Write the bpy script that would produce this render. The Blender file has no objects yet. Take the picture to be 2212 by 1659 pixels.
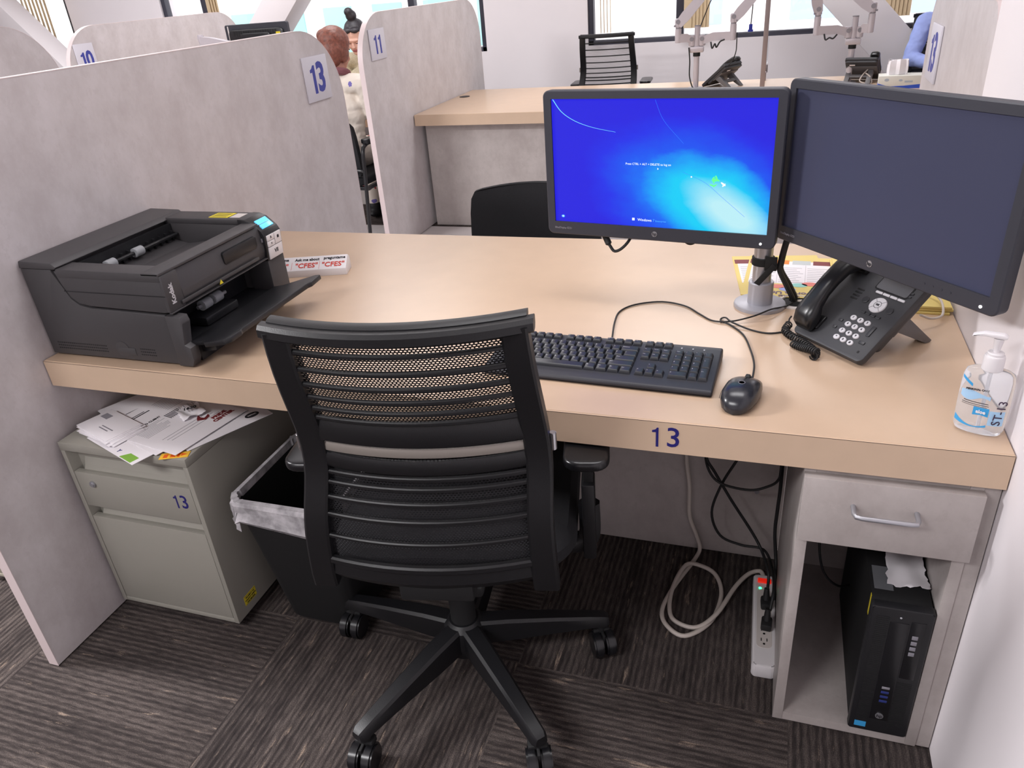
import bpy, bmesh, math, random
from mathutils import Vector, Matrix, Euler
R = math.radians
random.seed(13)
scn = bpy.context.scene
COL = scn.collection

# ------------------------------------------------------------------ camera, sky, lights, exposure
cam = bpy.data.cameras.new('camera'); cam_o = bpy.data.objects.new('camera', cam); COL.objects.link(cam_o)
cam.sensor_fit = 'HORIZONTAL'; cam.sensor_width = 36.0; cam.lens = 1634.46 / 2212 * 36.0
cam.clip_start = 0.02; cam.clip_end = 200
cam_o.location = (1.5905, -1.1535, 1.4296); cam_o.rotation_euler = (1.0759, 0.0752, 0.3133)
scn.camera = cam_o

w = bpy.data.worlds.new('sky'); scn.world = w; w.use_nodes = True
bg = w.node_tree.nodes['Background']; bg.inputs[0].default_value = (1.0, 0.975, 0.99, 1); bg.inputs[1].default_value = 2.0

def area(name, loc, size, size_y, power, color=(1.0, 0.983, 0.998), rot=(0, 0, 0)):
    l = bpy.data.lights.new(name, 'AREA'); l.shape = 'RECTANGLE'; l.size = size; l.size_y = size_y
    l.energy = power; l.color = color
    o = bpy.data.objects.new(name, l); COL.objects.link(o); o.location = loc; o.rotation_euler = rot
    return o
# unseen office ceiling fluorescents; the last is a fill added to brighten the desk
for (lx, ly, lp) in ((-3.6, 3.9, 30), (-1.2, 3.9, 25), (1.2, 3.9, 29), (-3.6, 1.6, 20), (-1.2, 1.6, 4), (1.0, 1.6, 1.5), (-2.1, -0.6, 165), (0.0, -2.3, 56), (1.3, 0.42, 15)):
    area('ceiling_and_fill_lamp', (lx, ly, 2.66), 1.2, 0.6, lp)

scn.view_settings.view_transform = 'Standard'; scn.view_settings.look = 'None'
scn.view_settings.gamma = 1.0; scn.view_settings.use_curve_mapping = False
scn.view_settings.exposure = 0.42

# ------------------------------------------------------------------ materials
def lin(c):
    return tuple(((v / 255) / 12.92 if v / 255 <= .04045 else ((v / 255 + .055) / 1.055) ** 2.4) for v in c)
def newmat(name):
    m = bpy.data.materials.new(name); m.use_nodes = True
    return m, m.node_tree, m.node_tree.nodes['Principled BSDF']
def mat(name, rgb, rough=.5, metal=0.0, spec=.5, noise=0.0, nscale=40.0, bump=0.0, bscale=200.0, emit=None, estr=1.0, alpha=None):
    m, t, b = newmat(name); c = lin(rgb)
    b.inputs['Base Color'].default_value = (*c, 1); b.inputs['Roughness'].default_value = rough
    b.inputs['Metallic'].default_value = metal; b.inputs['Specular IOR Level'].default_value = spec
    if noise or bump:
        tc = t.nodes.new('ShaderNodeTexCoord')
    if noise:
        n = t.nodes.new('ShaderNodeTexNoise'); n.inputs['Scale'].default_value = nscale; n.inputs['Detail'].default_value = 5
        t.links.new(tc.outputs['Object'], n.inputs['Vector'])
        r = t.nodes.new('ShaderNodeValToRGB')
        r.color_ramp.elements[0].position = .3; r.color_ramp.elements[1].position = .7
        r.color_ramp.elements[0].color = (*[x * (1 - noise) for x in c], 1); r.color_ramp.elements[1].color = (*[min(1, x * (1 + noise)) for x in c], 1)
        t.links.new(n.outputs['Fac'], r.inputs['Fac']); t.links.new(r.outputs['Color'], b.inputs['Base Color'])
    if bump:
        n2 = t.nodes.new('ShaderNodeTexNoise'); n2.inputs['Scale'].default_value = bscale; n2.inputs['Detail'].default_value = 3
        t.links.new(tc.outputs['Object'], n2.inputs['Vector'])
        bp = t.nodes.new('ShaderNodeBump'); bp.inputs['Strength'].default_value = bump; bp.inputs['Distance'].default_value = .002
        t.links.new(n2.outputs['Fac'], bp.inputs['Height']); t.links.new(bp.outputs['Normal'], b.inputs['Normal'])
    if emit:
        b.inputs['Emission Color'].default_value = (*lin(emit), 1); b.inputs['Emission Strength'].default_value = estr
    return m
def math_n(t, op, a, b=None):
    n = t.nodes.new('ShaderNodeMath'); n.operation = op
    for i, v in enumerate((a, b)):
        if v is None: continue
        if isinstance(v, (int, float)): n.inputs[i].default_value = v
        else: t.links.new(v, n.inputs[i])
    return n.outputs[0]
def mixc(t, fac, a, b):
    n = t.nodes.new('ShaderNodeMix'); n.data_type = 'RGBA'
    for i, v in ((0, fac), (6, a), (7, b)):
        if isinstance(v, (int, float)): n.inputs[i].default_value = v
        elif isinstance(v, tuple): n.inputs[i].default_value = (*v, 1)
        else: t.links.new(v, n.inputs[i])
    return n.outputs[2]
def ramp(t, fac, *stops):
    r = t.nodes.new('ShaderNodeValToRGB'); e = r.color_ramp.elements
    while len(e) < len(stops): e.new(.5)
    for el, (p, c) in zip(e, stops): el.position = p; el.color = (*c, 1) if isinstance(c, tuple) else (c, c, c, 1)
    t.links.new(fac, r.inputs['Fac']); return r.outputs['Color']
def noise_n(t, vec, scale, detail=4, rough=.55):
    n = t.nodes.new('ShaderNodeTexNoise'); n.inputs['Scale'].default_value = scale; n.inputs['Detail'].default_value = detail
    n.inputs['Roughness'].default_value = rough
    t.links.new(vec, n.inputs['Vector']); return n.outputs['Fac']

def laminate(name, dark, mid, light, rough=.42):
    m, t, b = newmat(name); tc = t.nodes.new('ShaderNodeTexCoord')
    mp = t.nodes.new('ShaderNodeMapping'); mp.inputs['Scale'].default_value = (1, 1.0, .75); t.links.new(tc.outputs['Object'], mp.inputs['Vector'])
    a = noise_n(t, mp.outputs['Vector'], 9, 8, .68); f = noise_n(t, mp.outputs['Vector'], 42, 5, .7)
    c = ramp(t, a, (.36, lin(dark)), (.5, lin(mid)), (.66, lin(light)))
    c2 = mixc(t, math_n(t, 'MULTIPLY', ramp(t, f, (.36, 1.0), (.46, 0.0)), .5), c, lin(dark))
    c3 = mixc(t, math_n(t, 'MULTIPLY', ramp(t, f, (.58, 0.0), (.72, 1.0)), .5), c2, lin(light))
    t.links.new(c3, b.inputs['Base Color']); b.inputs['Roughness'].default_value = rough
    return m
M = {}
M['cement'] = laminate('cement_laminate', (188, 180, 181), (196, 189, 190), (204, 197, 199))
M['cement_shaded'] = laminate('cement_laminate_shaded', (168, 159, 156), (176, 168, 165), (184, 176, 173))  # same laminate, shade of cabinet and under-desk faces put into its colour
M['cream'] = mat('cream_laminate', (196, 169, 144), .32, noise=.025, nscale=14)
M['tan_edge'] = mat('tan_edge_band', (206, 180, 155), .45, noise=.02, nscale=20)
M['white_edge'] = mat('pale_edge_band', (214, 198, 198), .45)
M['wall'] = mat('white_wall_paint', (231, 225, 228), .7, noise=.01, nscale=3)
M['ceil'] = mat('ceiling_tile', (225, 222, 222), .9, noise=.03, nscale=60)
M['brace'] = mat('brace_paint', (226, 220, 222), .7)
M['blackplastic'] = mat('black_plastic', (30, 30, 33), .42, bump=.08, bscale=600)
M['black'] = mat('black_smooth', (24, 24, 27), .28)
M['blackmatte'] = mat('black_matte', (16, 16, 18), .75)
M['rubber'] = mat('black_rubber', (24, 24, 26), .6)
M['chairplastic'] = mat('chair_black_nylon', (18, 18, 21), .45, bump=.1, bscale=500)
M['fabric'] = mat('black_fabric', (21, 21, 25), .9, bump=.5, bscale=900, noise=.15, nscale=300)
M['silver'] = mat('brushed_silver', (176, 176, 182), .38, metal=.75)
M['silverpaint'] = mat('silver_paint', (196, 190, 196), .4, metal=.25)
M['chrome'] = mat('chrome', (200, 200, 204), .15, metal=1.0)
M['scan'] = mat('scanner_charcoal', (66, 64, 66), .5, bump=.12, bscale=700)
M['scandark'] = mat('scanner_black', (28, 28, 31), .4)
M['roller'] = mat('grey_roller', (150, 152, 156), .5)
M['polepaint'] = mat('pole_silver_paint', (168, 167, 174), .4, metal=.35)
M['white'] = mat('white_plastic', (226, 222, 224), .4)
M['offwhite'] = mat('offwhite_plastic', (206, 198, 194), .5)
M['plate'] = mat('pale_lilac_plate', (206, 203, 212), .45)
M['paper'] = mat('white_paper', (236, 232, 236), .8)
M['blueink'] = mat('blue_number_vinyl', (52, 60, 150), .5)
M['navy'] = mat('navy_number_vinyl', (34, 30, 110), .5)
M['ink'] = mat('black_ink', (40, 38, 44), .7)
M['greyink'] = mat('grey_ink', (138, 136, 144), .7)
M['red'] = mat('red_ink', (205, 62, 50), .6)
M['darkred'] = mat('dark_red_ink', (120, 40, 44), .6)
M['yellow'] = mat('yellow_paper', (226, 204, 126), .7)
M['labelyellow'] = mat('yellow_label', (228, 208, 50), .5)
M['orange'] = mat('orange_print', (228, 130, 40), .6)
M['green'] = mat('green_print', (130, 180, 70), .6)
M['steel'] = mat('grey_painted_steel', (150, 147, 138), .45, bump=.05, bscale=900)
M['steelside'] = M['steel']
M['beigesteel'] = mat('beige_painted_steel', (164, 158, 144), .5)
M['phonebody'] = mat('phone_charcoal', (50, 50, 54), .5, bump=.06, bscale=900)
M['phonekey'] = mat('phone_pale_key', (198, 196, 200), .4)
M['keycap'] = mat('keyboard_keycap', (44, 45, 50), .38)
M['kbody'] = mat('keyboard_body', (44, 44, 50), .5, bump=.1, bscale=800)
M['legend'] = mat('keyboard_legend', (190, 190, 196), .5)
M['mousebody'] = mat('mouse_black', (38, 39, 45), .25)
M['bezel'] = mat('monitor_bezel', (48, 49, 58), .5, bump=.06, bscale=900)
M['frame_dark'] = mat('dark_window_frame', (58, 58, 70), .5)
M['cordwhite'] = mat('white_cord', (200, 190, 182), .5)
M['bluecable'] = mat('blue_cable', (20, 40, 150), .5)
M['bluelabel'] = mat('blue_label', (60, 160, 220), .5)
M['bluebox'] = mat('blue_box_print', (40, 80, 190), .5)
M['palebox'] = mat('pale_box_print', (214, 214, 206), .6)
M['led_white'] = mat('white_led', (255, 255, 255), .3, emit=(255, 255, 255), estr=1.2)
M['led_red'] = mat('red_lit_switch', (180, 30, 20), .3, emit=(255, 40, 20), estr=.35)
M['led_green'] = mat('green_led', (40, 220, 120), .3, emit=(60, 255, 150), estr=3.0)
M['port_blue'] = mat('blue_port_glow', (46, 56, 110), .3, emit=(40, 60, 200), estr=.03)  # blue USB port plastic with a faint added glow, no lamp
M['lcd'] = mat('blue_lcd', (90, 190, 240), .25, emit=(110, 200, 245), estr=.55)
M['darkscreen'] = mat('unlit_screen', (62, 65, 88), .5, spec=.25, noise=.03, nscale=2)
M['phonelcd'] = mat('phone_lcd', (88, 88, 92), .12)
M['blindtan'] = mat('tan_vertical_blind', (206, 184, 150), .7)
M['skin'] = mat('skin', (216, 172, 154), .55, noise=.05, nscale=30)
M['skin_tan'] = mat('skin_tan', (186, 134, 116), .55, noise=.05, nscale=30)
M['hair_dark'] = mat('dark_hair', (36, 32, 38), .5, noise=.3, nscale=90, bump=.6, bscale=120)
M['hair_auburn'] = mat('auburn_hair', (124, 72, 58), .5, noise=.35, nscale=60, bump=.8, bscale=110)
M['shirt_blue'] = mat('light_blue_shirt', (150, 166, 224), .8, noise=.04, nscale=20)
M['top_beige'] = mat('beige_knit', (196, 186, 160), .9, noise=.2, nscale=150)
M['scarf'] = mat('mauve_collar', (128, 78, 84), .8)
M['trouser'] = mat('dark_trousers', (40, 42, 52), .85)
M['lips'] = mat('lips', (150, 80, 80), .5)
M['eyewhite'] = mat('eye', (225, 220, 220), .3)
M['pupil'] = mat('dark_pupil', (30, 22, 20), .3)
M['bagclear'] = None

def glassy(name, tint, trans=.92, rough=.02):
    m, t, b = newmat(name); t.nodes.remove(b)
    tr = t.nodes.new('ShaderNodeBsdfTransparent'); tr.inputs[0].default_value = (*tint, 1)
    gl = t.nodes.new('ShaderNodeBsdfGlossy'); gl.inputs['Roughness'].default_value = rough
    mx = t.nodes.new('ShaderNodeMixShader'); mx.inputs[0].default_value = 1 - trans
    t.links.new(tr.outputs[0], mx.inputs[1]); t.links.new(gl.outputs[0], mx.inputs[2])
    t.links.new(mx.outputs[0], t.nodes['Material Output'].inputs['Surface']); return m
M['pane'] = glassy('window_glass', (.98, .99, .99), .95)
M['divider'] = glassy('divider_glass', (.93, .95, .96), .93)
def translucent_plastic(name, rgb, fac):
    m, t, b = newmat(name); b.inputs['Base Color'].default_value = (*lin(rgb), 1); b.inputs['Roughness'].default_value = .25
    tr = t.nodes.new('ShaderNodeBsdfTransparent'); mx = t.nodes.new('ShaderNodeMixShader'); 
    tc = t.nodes.new('ShaderNodeTexCoord'); f = noise_n(t, tc.outputs['Object'], 28, 4)
    mr = ramp(t, f, (.35, max(0, fac - .22)), (.7, min(1, fac + .25)))
    t.links.new(mr, mx.inputs[0]); t.links.new(tr.outputs[0], mx.inputs[1]); t.links.new(b.outputs[0], mx.inputs[2])
    t.links.new(mx.outputs[0], t.nodes['Material Output'].inputs['Surface']); return m
M['bagclear'] = translucent_plastic('clear_bin_liner', (226, 222, 226), .6)
m, t, b = newmat('clear_gel_bottle'); b.inputs['Base Color'].default_value = (.93, .96, 1, 1); b.inputs['Roughness'].default_value = .03
b.inputs['Transmission Weight'].default_value = .78; b.inputs['IOR'].default_value = 1.1; M['gel'] = m

def chair_mesh_mat(name, ru, rv):
    m, t, b = newmat(name); b.inputs['Base Color'].default_value = (*lin((22, 21, 25)), 1); b.inputs['Roughness'].default_value = .7
    tc = t.nodes.new('ShaderNodeTexCoord'); s = t.nodes.new('ShaderNodeSeparateXYZ'); t.links.new(tc.outputs['Object'], s.inputs[0])
    v = math_n(t, 'DIVIDE', s.outputs['Z'], .0039); row = math_n(t, 'FLOOR', v)
    odd = math_n(t, 'MULTIPLY', math_n(t, 'MODULO', row, 2.0), .5)
    u = math_n(t, 'ADD', math_n(t, 'DIVIDE', s.outputs['X'], .0062), odd)
    fu = math_n(t, 'SUBTRACT', math_n(t, 'FRACT', u), .5); fv = math_n(t, 'SUBTRACT', math_n(t, 'FRACT', v), .5)
    e = math_n(t, 'ADD', math_n(t, 'POWER', math_n(t, 'DIVIDE', fu, ru), 2.0), math_n(t, 'POWER', math_n(t, 'DIVIDE', fv, rv), 2.0))
    hole = math_n(t, 'LESS_THAN', e, 1.0)
    tr = t.nodes.new('ShaderNodeBsdfTransparent'); mx = t.nodes.new('ShaderNodeMixShader')
    t.links.new(hole, mx.inputs[0]); t.links.new(b.outputs[0], mx.inputs[1]); t.links.new(tr.outputs[0], mx.inputs[2])
    t.links.new(mx.outputs[0], t.nodes['Material Output'].inputs['Surface']); return m
M['mesh'] = chair_mesh_mat('black_chair_mesh', .34, .28); M['mesh_open'] = chair_mesh_mat('open_chair_mesh', .47, .45)

def carpet_mat():
    m, t, b = newmat('striped_carpet_tile'); tc = t.nodes.new('ShaderNodeTexCoord'); s = t.nodes.new('ShaderNodeSeparateXYZ')
    t.links.new(tc.outputs['Object'], s.inputs[0]); x, y = s.outputs['X'], s.outputs['Y']
    ix = math_n(t, 'FLOOR', math_n(t, 'DIVIDE', math_n(t, 'SUBTRACT', x, .511), .602))
    iy = math_n(t, 'FLOOR', math_n(t, 'DIVIDE', math_n(t, 'SUBTRACT', y, .020), .602))
    par = math_n(t, 'ABSOLUTE', math_n(t, 'MODULO', math_n(t, 'ADD', ix, iy), 2.0))
    def pick(a, c):
        return math_n(t, 'ADD', math_n(t, 'MULTIPLY', par, a), math_n(t, 'MULTIPLY', math_n(t, 'SUBTRACT', 1.0, par), c))
    sx = pick(x, y); sy = pick(y, x)
    cid = math_n(t, 'ADD', math_n(t, 'MULTIPLY', ix, 3.7), math_n(t, 'MULTIPLY', iy, 5.3))
    def vec(kx, ky):
        c = t.nodes.new('ShaderNodeCombineXYZ'); t.links.new(math_n(t, 'MULTIPLY', sx, kx), c.inputs[0]); t.links.new(math_n(t, 'MULTIPLY', sy, ky), c.inputs[1]); t.links.new(cid, c.inputs[2]); return c.outputs[0]
    wob = math_n(t, 'MULTIPLY', math_n(t, 'SUBTRACT', noise_n(t, vec(8, 3), 1.0, 2), .5), 1.2)
    wav = math_n(t, 'SINE', math_n(t, 'ADD', math_n(t, 'MULTIPLY', sx, 2 * math.pi / .0148), wob))
    st = math_n(t, 'ADD', math_n(t, 'MULTIPLY', wav, .25), .5)
    fine = noise_n(t, vec(210, 30), 1.0, 3); fl = noise_n(t, vec(75, 11), 1.0, 4, .65); band = noise_n(t, vec(26, 2.2), 1.0, 2)
    grain = noise_n(t, tc.outputs['Object'], 480, 2)
    val = math_n(t, 'ADD', math_n(t, 'MULTIPLY', st, .30), math_n(t, 'ADD', math_n(t, 'MULTIPLY', fine, .48), math_n(t, 'MULTIPLY', band, .36)))
    c = ramp(t, val, (.34, lin((38, 35, 35))), (.52, lin((64, 58, 56))), (.72, lin((101, 92, 88))))
    c = mixc(t, math_n(t, 'MULTIPLY', ramp(t, fl, (.62, 0.0), (.74, 1.0)), .6), c, lin((186, 164, 146)))
    c = mixc(t, math_n(t, 'MULTIPLY', ramp(t, grain, (.4, 1.0), (.6, 0.0)), .55), c, lin((40, 34, 36)))
    t.links.new(c, b.inputs['Base Color']); b.inputs['Roughness'].default_value = .95; b.inputs['Specular IOR Level'].default_value = .1
    bp = t.nodes.new('ShaderNodeBump'); bp.inputs['Strength'].default_value = .6; bp.inputs['Distance'].default_value = .003
    t.links.new(math_n(t, 'ADD', st, math_n(t, 'MULTIPLY', grain, .8)), bp.inputs['Height']); t.links.new(bp.outputs['Normal'], b.inputs['Normal'])
    return m
M['carpet'] = carpet_mat()
M['tile'] = mat('pale_floor_tile', (206, 200, 200), .35, noise=.03, nscale=6)

def screen_mat():
    m, t, b = newmat('lit_screen'); uv = t.nodes.new('ShaderNodeUVMap'); s = t.nodes.new('ShaderNodeSeparateXYZ'); t.links.new(uv.outputs[0], s.inputs[0])
    x, y = s.outputs['X'], s.outputs['Y']
    tc = uv.outputs[0]
    n1 = math_n(t, 'MULTIPLY', math_n(t, 'SUBTRACT', noise_n(t, tc, 3.2, 5, .6), .5), .5)
    def dist(cx, cy, ax, ay, rot):
        dx = math_n(t, 'MULTIPLY', math_n(t, 'SUBTRACT', x, cx), 1.6); dy = math_n(t, 'SUBTRACT', y, cy); c, sn = math.cos(rot), math.sin(rot)
        u = math_n(t, 'ADD', math_n(t, 'MULTIPLY', dx, c / ax), math_n(t, 'MULTIPLY', dy, sn / ax))
        v = math_n(t, 'ADD', math_n(t, 'MULTIPLY', dx, -sn / ay), math_n(t, 'MULTIPLY', dy, c / ay))
        d = math_n(t, 'SQRT', math_n(t, 'ADD', math_n(t, 'POWER', math_n(t, 'ABSOLUTE', u), 2.0), math_n(t, 'POWER', math_n(t, 'ABSOLUTE', v), 2.0)))
        return math_n(t, 'ADD', d, n1)
    d1 = dist(.72, .22, .95, .62, R(-24)); d2 = dist(.76, .22, .56, .36, R(-30)); d3 = dist(.84, .14, .44, .20, R(-38))
    base = ramp(t, d1, (.30, lin((0, 140, 250))), (.62, lin((14, 82, 240))), (.85, lin((26, 44, 232))), (1.05, lin((30, 26, 222))))
    c = mixc(t, ramp(t, d2, (.55, 1.0), (1.12, 0.0)), base, lin((0, 205, 246)))
    c = mixc(t, ramp(t, d3, (.30, 1.0), (1.0, 0.0)), c, lin((188, 238, 246)))
    b.inputs['Base Color'].default_value = (.01, .01, .02, 1); b.inputs['Roughness'].default_value = .6; b.inputs['Specular IOR Level'].default_value = .2
    t.links.new(c, b.inputs['Emission Color']); b.inputs['Emission Strength'].default_value = .75
    return m
M['screen'] = screen_mat()
M['scr_white'] = mat('screen_white', (10, 10, 10), .6, emit=(235, 245, 255), estr=1.0)
M['scr_pale'] = mat('screen_pale_blue', (10, 10, 10), .6, emit=(70, 160, 255), estr=1.0)
M['scr_arc'] = mat('screen_arc', (10, 10, 10), .6, emit=(110, 200, 255), estr=1.0)
M['scr_green'] = mat('screen_green', (10, 10, 10), .6, emit=(90, 240, 130), estr=1.0)
M['scr_line'] = mat('screen_line', (10, 10, 10), .6, emit=(40, 110, 245), estr=1.0)

def floral():
    m, t, b = newmat('cream_floral_blouse'); tc = t.nodes.new('ShaderNodeTexCoord')
    v = t.nodes.new('ShaderNodeTexVoronoi'); v.inputs['Scale'].default_value = 13; t.links.new(tc.outputs['Object'], v.inputs['Vector'])
    dn = math_n(t, 'ADD', v.outputs['Distance'], math_n(t, 'MULTIPLY', noise_n(t, tc.outputs['Object'], 60, 3), .16))
    spot = math_n(t, 'LESS_THAN', dn, .34); sp = t.nodes.new('ShaderNodeSeparateColor'); t.links.new(v.outputs['Color'], sp.inputs[0])
    on = math_n(t, 'MULTIPLY', spot, math_n(t, 'GREATER_THAN', sp.outputs[1], .45))
    col = mixc(t, math_n(t, 'GREATER_THAN', sp.outputs[0], .5), lin((190, 40, 50)), lin((120, 110, 180)))
    t.links.new(mixc(t, on, lin((232, 222, 210)), col), b.inputs['Base Color']); b.inputs['Roughness'].default_value = .85
    return m
M['floral'] = floral()
# ------------------------------------------------------------------ mesh helpers
class MB:
    def __init__(self): self.bm = bmesh.new(); self.uv = None
    def add(self, tmp, mi=0, mat=None):
        if mat is not None: bmesh.ops.transform(tmp, matrix=mat, verts=tmp.verts)
        vm = {}
        for v in tmp.verts: vm[v] = self.bm.verts.new(v.co)
        for f in tmp.faces:
            try: nf = self.bm.faces.new([vm[v] for v in f.verts])
            except ValueError: continue
            nf.material_index = mi
        tmp.free(); return self
    def box(self, a, b, bev=0, seg=2, mi=0, mat=None):
        t = bmesh.new(); bmesh.ops.create_cube(t, size=1)
        for v in t.verts: v.co = Vector([(a[i] + b[i]) / 2 + v.co[i] * (b[i] - a[i]) for i in range(3)])
        if bev: bmesh.ops.bevel(t, geom=t.edges[:], offset=bev, segments=seg, profile=.5, affect='EDGES')
        return self.add(t, mi, mat)
    def prism(self, pts, ax, a0, a1, bev=0, seg=2, mi=0, mat=None):
        # polygon pts (2d) in the two axes other than ax, extruded along ax
        t = bmesh.new()
        def P(p, h):
            return {0: (h, p[0], p[1]), 1: (p[0], h, p[1]), 2: (p[0], p[1], h)}[ax]
        v0 = [t.verts.new(P(p, a0)) for p in pts]; v1 = [t.verts.new(P(p, a1)) for p in pts]; n = len(pts)
        t.faces.new(v0); t.faces.new(v1[::-1])
        for i in range(n): t.faces.new([v0[i], v1[i], v1[(i + 1) % n], v0[(i + 1) % n]])
        bmesh.ops.recalc_face_normals(t, faces=t.faces[:])
        if bev: bmesh.ops.bevel(t, geom=t.edges[:], offset=bev, segments=seg, profile=.5, affect='EDGES')
        return self.add(t, mi, mat)
    def cyl(self, p0, p1, r0, r1=None, seg=20, mi=0, bev=0, mat=None):
        r1 = r0 if r1 is None else r1; p0, p1 = Vector(p0), Vector(p1); d = p1 - p0
        t = bmesh.new(); bmesh.ops.create_cone(t, cap_ends=True, segments=seg, radius1=r0, radius2=r1, depth=d.length)
        if bev:
            bmesh.ops.bevel(t, geom=[e for e in t.edges if any(len(f.verts) > 4 for f in e.link_faces)], offset=bev, segments=2, affect='EDGES')
        q = d.to_track_quat('Z', 'Y').to_matrix().to_4x4(); q = Matrix.Translation((p0 + p1) / 2) @ q
        bmesh.ops.transform(t, matrix=q, verts=t.verts); return self.add(t, mi, mat)
    def ell(self, c, r, mi=0, seg=20, mat=None, rot=None):
        t = bmesh.new(); bmesh.ops.create_uvsphere(t, u_segments=seg, v_segments=max(8, seg // 2), radius=1)
        mm = Matrix.Translation(c) @ (rot.to_matrix().to_4x4() if rot else Matrix.Identity(4)) @ Matrix.Diagonal((*r, 1))
        bmesh.ops.transform(t, matrix=mm, verts=t.verts); return self.add(t, mi, mat)
    def cap(self, p0, p1, r0, r1, mi=0, seg=16):
        self.cyl(p0, p1, r0, r1, seg, mi); self.ell(p0, (r0,) * 3, mi, seg); self.ell(p1, (r1,) * 3, mi, seg); return self
    def tube(self, pts, r, seg=10, mi=0, smooth=True, n=6, closed=False, mat=None, flat=1.0):
        P = [Vector(p) for p in pts]
        if smooth and len(P) > 2: P = spline(P, n, closed)
        t = bmesh.new(); rings = []; N = len(P); prev = None
        for i, p in enumerate(P):
            d = (P[(i + 1) % N] - P[i - 1]) if (closed or 0 < i < N - 1) else (P[1] - P[0] if i == 0 else P[-1] - P[-2])
            d.normalize()
            if prev is None:
                up = Vector((0, 0, 1)) if abs(d.z) < .9 else Vector((1, 0, 0)); a = d.cross(up).normalized()
            else:
                a = (prev - d * prev.dot(d)).normalized()
            prev = a; b = d.cross(a)
            rr = r(i / (N - 1)) if callable(r) else r
            rings.append([t.verts.new(p + a * math.cos(k * 2 * math.pi / seg) * rr + b * math.sin(k * 2 * math.pi / seg) * rr * flat) for k in range(seg)])
        for i in range(N - (0 if closed else 1)):
            A, B = rings[i], rings[(i + 1) % N]
            for k in range(seg): t.faces.new([A[k], A[(k + 1) % seg], B[(k + 1) % seg], B[k]])
        if not closed: t.faces.new(rings[0][::-1]); t.faces.new(rings[-1])
        bmesh.ops.recalc_face_normals(t, faces=t.faces[:])
        return self.add(t, mi, mat)
    def loft(self, rings, mi=0, caps=True, closed=True, mat=None):
        t = bmesh.new(); V = [[t.verts.new(p) for p in ring] for ring in rings]; n = len(V[0])
        for A, B in zip(V, V[1:]):
            for k in range(n if closed else n - 1): t.faces.new([A[k], A[(k + 1) % n], B[(k + 1) % n], B[k]])
        if caps and closed: t.faces.new(V[0][::-1]); t.faces.new(V[-1])
        bmesh.ops.recalc_face_normals(t, faces=t.faces[:])
        return self.add(t, mi, mat)
    def lathe(self, prof, seg=28, mi=0, mat=None, sx=1, sy=1, caps=True):
        rings = [[Vector((max(r, 1e-4) * sx * math.cos(k * 2 * math.pi / seg), max(r, 1e-4) * sy * math.sin(k * 2 * math.pi / seg), z)) for k in range(seg)] for r, z in prof]
        return self.loft(rings, mi, caps, True, mat)
    def text(self, body, size, mat, mi=0, depth=.0004, bold=0, align='CENTER'):
        cu = bpy.data.curves.new('glyphs', 'FONT'); cu.body = body; cu.size = size; cu.extrude = depth; cu.offset = bold
        cu.align_x = align; cu.align_y = 'CENTER'; cu.resolution_u = 3
        o = bpy.data.objects.new('glyphs', cu); COL.objects.link(o)
        dg = bpy.context.evaluated_depsgraph_get(); me = bpy.data.meshes.new_from_object(o.evaluated_get(dg))
        t = bmesh.new(); t.from_mesh(me)
        bpy.data.objects.remove(o); bpy.data.curves.remove(cu); bpy.data.meshes.remove(me)
        return self.add(t, mi, mat)
    def quad(self, pts, mi=0, mat=None):
        t = bmesh.new(); t.faces.new([t.verts.new(p) for p in pts]); return self.add(t, mi, mat)
    def build(self, name, mats, parent=None, angle=32, label=None):
        bm = self.bm
        me = bpy.data.meshes.new(name); bm.to_mesh(me); bm.free()
        for m in (mats if isinstance(mats, (list, tuple)) else [mats]): me.materials.append(m)
        me.shade_smooth()
        try: me.set_sharp_from_angle(angle=R(angle))
        except Exception: pass
        o = bpy.data.objects.new(name, me); COL.objects.link(o)
        if parent is not None: o.parent = parent
        if label: o['label'] = label
        return o
def spline(P, n=6, closed=False):
    out = []; N = len(P); rng = range(N if closed else N - 1)
    for i in rng:
        p0 = P[i - 1] if (i > 0 or closed) else P[0] * 2 - P[1]; p1 = P[i]; p2 = P[(i + 1) % N]
        p3 = P[(i + 2) % N] if (i + 2 < N or closed) else p2 * 2 - p1
        for k in range(n):
            t = k / n
            out.append(.5 * ((2 * p1) + (p2 - p0) * t + (2 * p0 - 5 * p1 + 4 * p2 - p3) * t * t + (3 * p1 - p0 - 3 * p2 + p3) * t ** 3))
    if not closed: out.append(P[-1])
    return out
def rrect(x0, y0, x1, y1, r, seg=5):
    pts = []
    for cx, cy, a in ((x1 - r, y1 - r, 0), (x0 + r, y1 - r, 90), (x0 + r, y0 + r, 180), (x1 - r, y0 + r, 270)):
        for k in range(seg + 1):
            an = R(a + 90 * k / seg); pts.append((cx + r * math.cos(an), cy + r * math.sin(an)))
    return pts
def numerals(mb, s, h, mm, sw, adv=.60, sx=1.0, mi=0, bold=0.0, dep=.0004):
    # upright grotesque numerals, the figure one drawn with a flag
    x = -adv * h * (len(s) - 1) / 2
    for c in s:
        m = mm @ T((x, 0, 0)) @ Matrix.Diagonal((sx, 1, 1, 1))
        if c == '1':
            k = .16; mb.prism([(px * h, py * h) for px, py in ((k - sw, -.5), (k, -.5), (k, .5), (k - sw * .62, .5), (k - sw - .02, .40), (k - sw - .17, .345), (k - sw - .17, .245), (k - sw, .26))], 2, -dep, dep, mi=mi, mat=m)
        else: mb.text(c, h / .70, m, mi, dep, bold)
        x += adv * h
    return mb
def attach(o, p):
    # make o a part of p without moving it
    mw = T(p.location) @ p.rotation_euler.to_matrix().to_4x4()
    o.parent = p; o.matrix_parent_inverse = mw.inverted()
    for k in ('label', 'category', 'group'):
        if k in o: del o[k]
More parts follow.
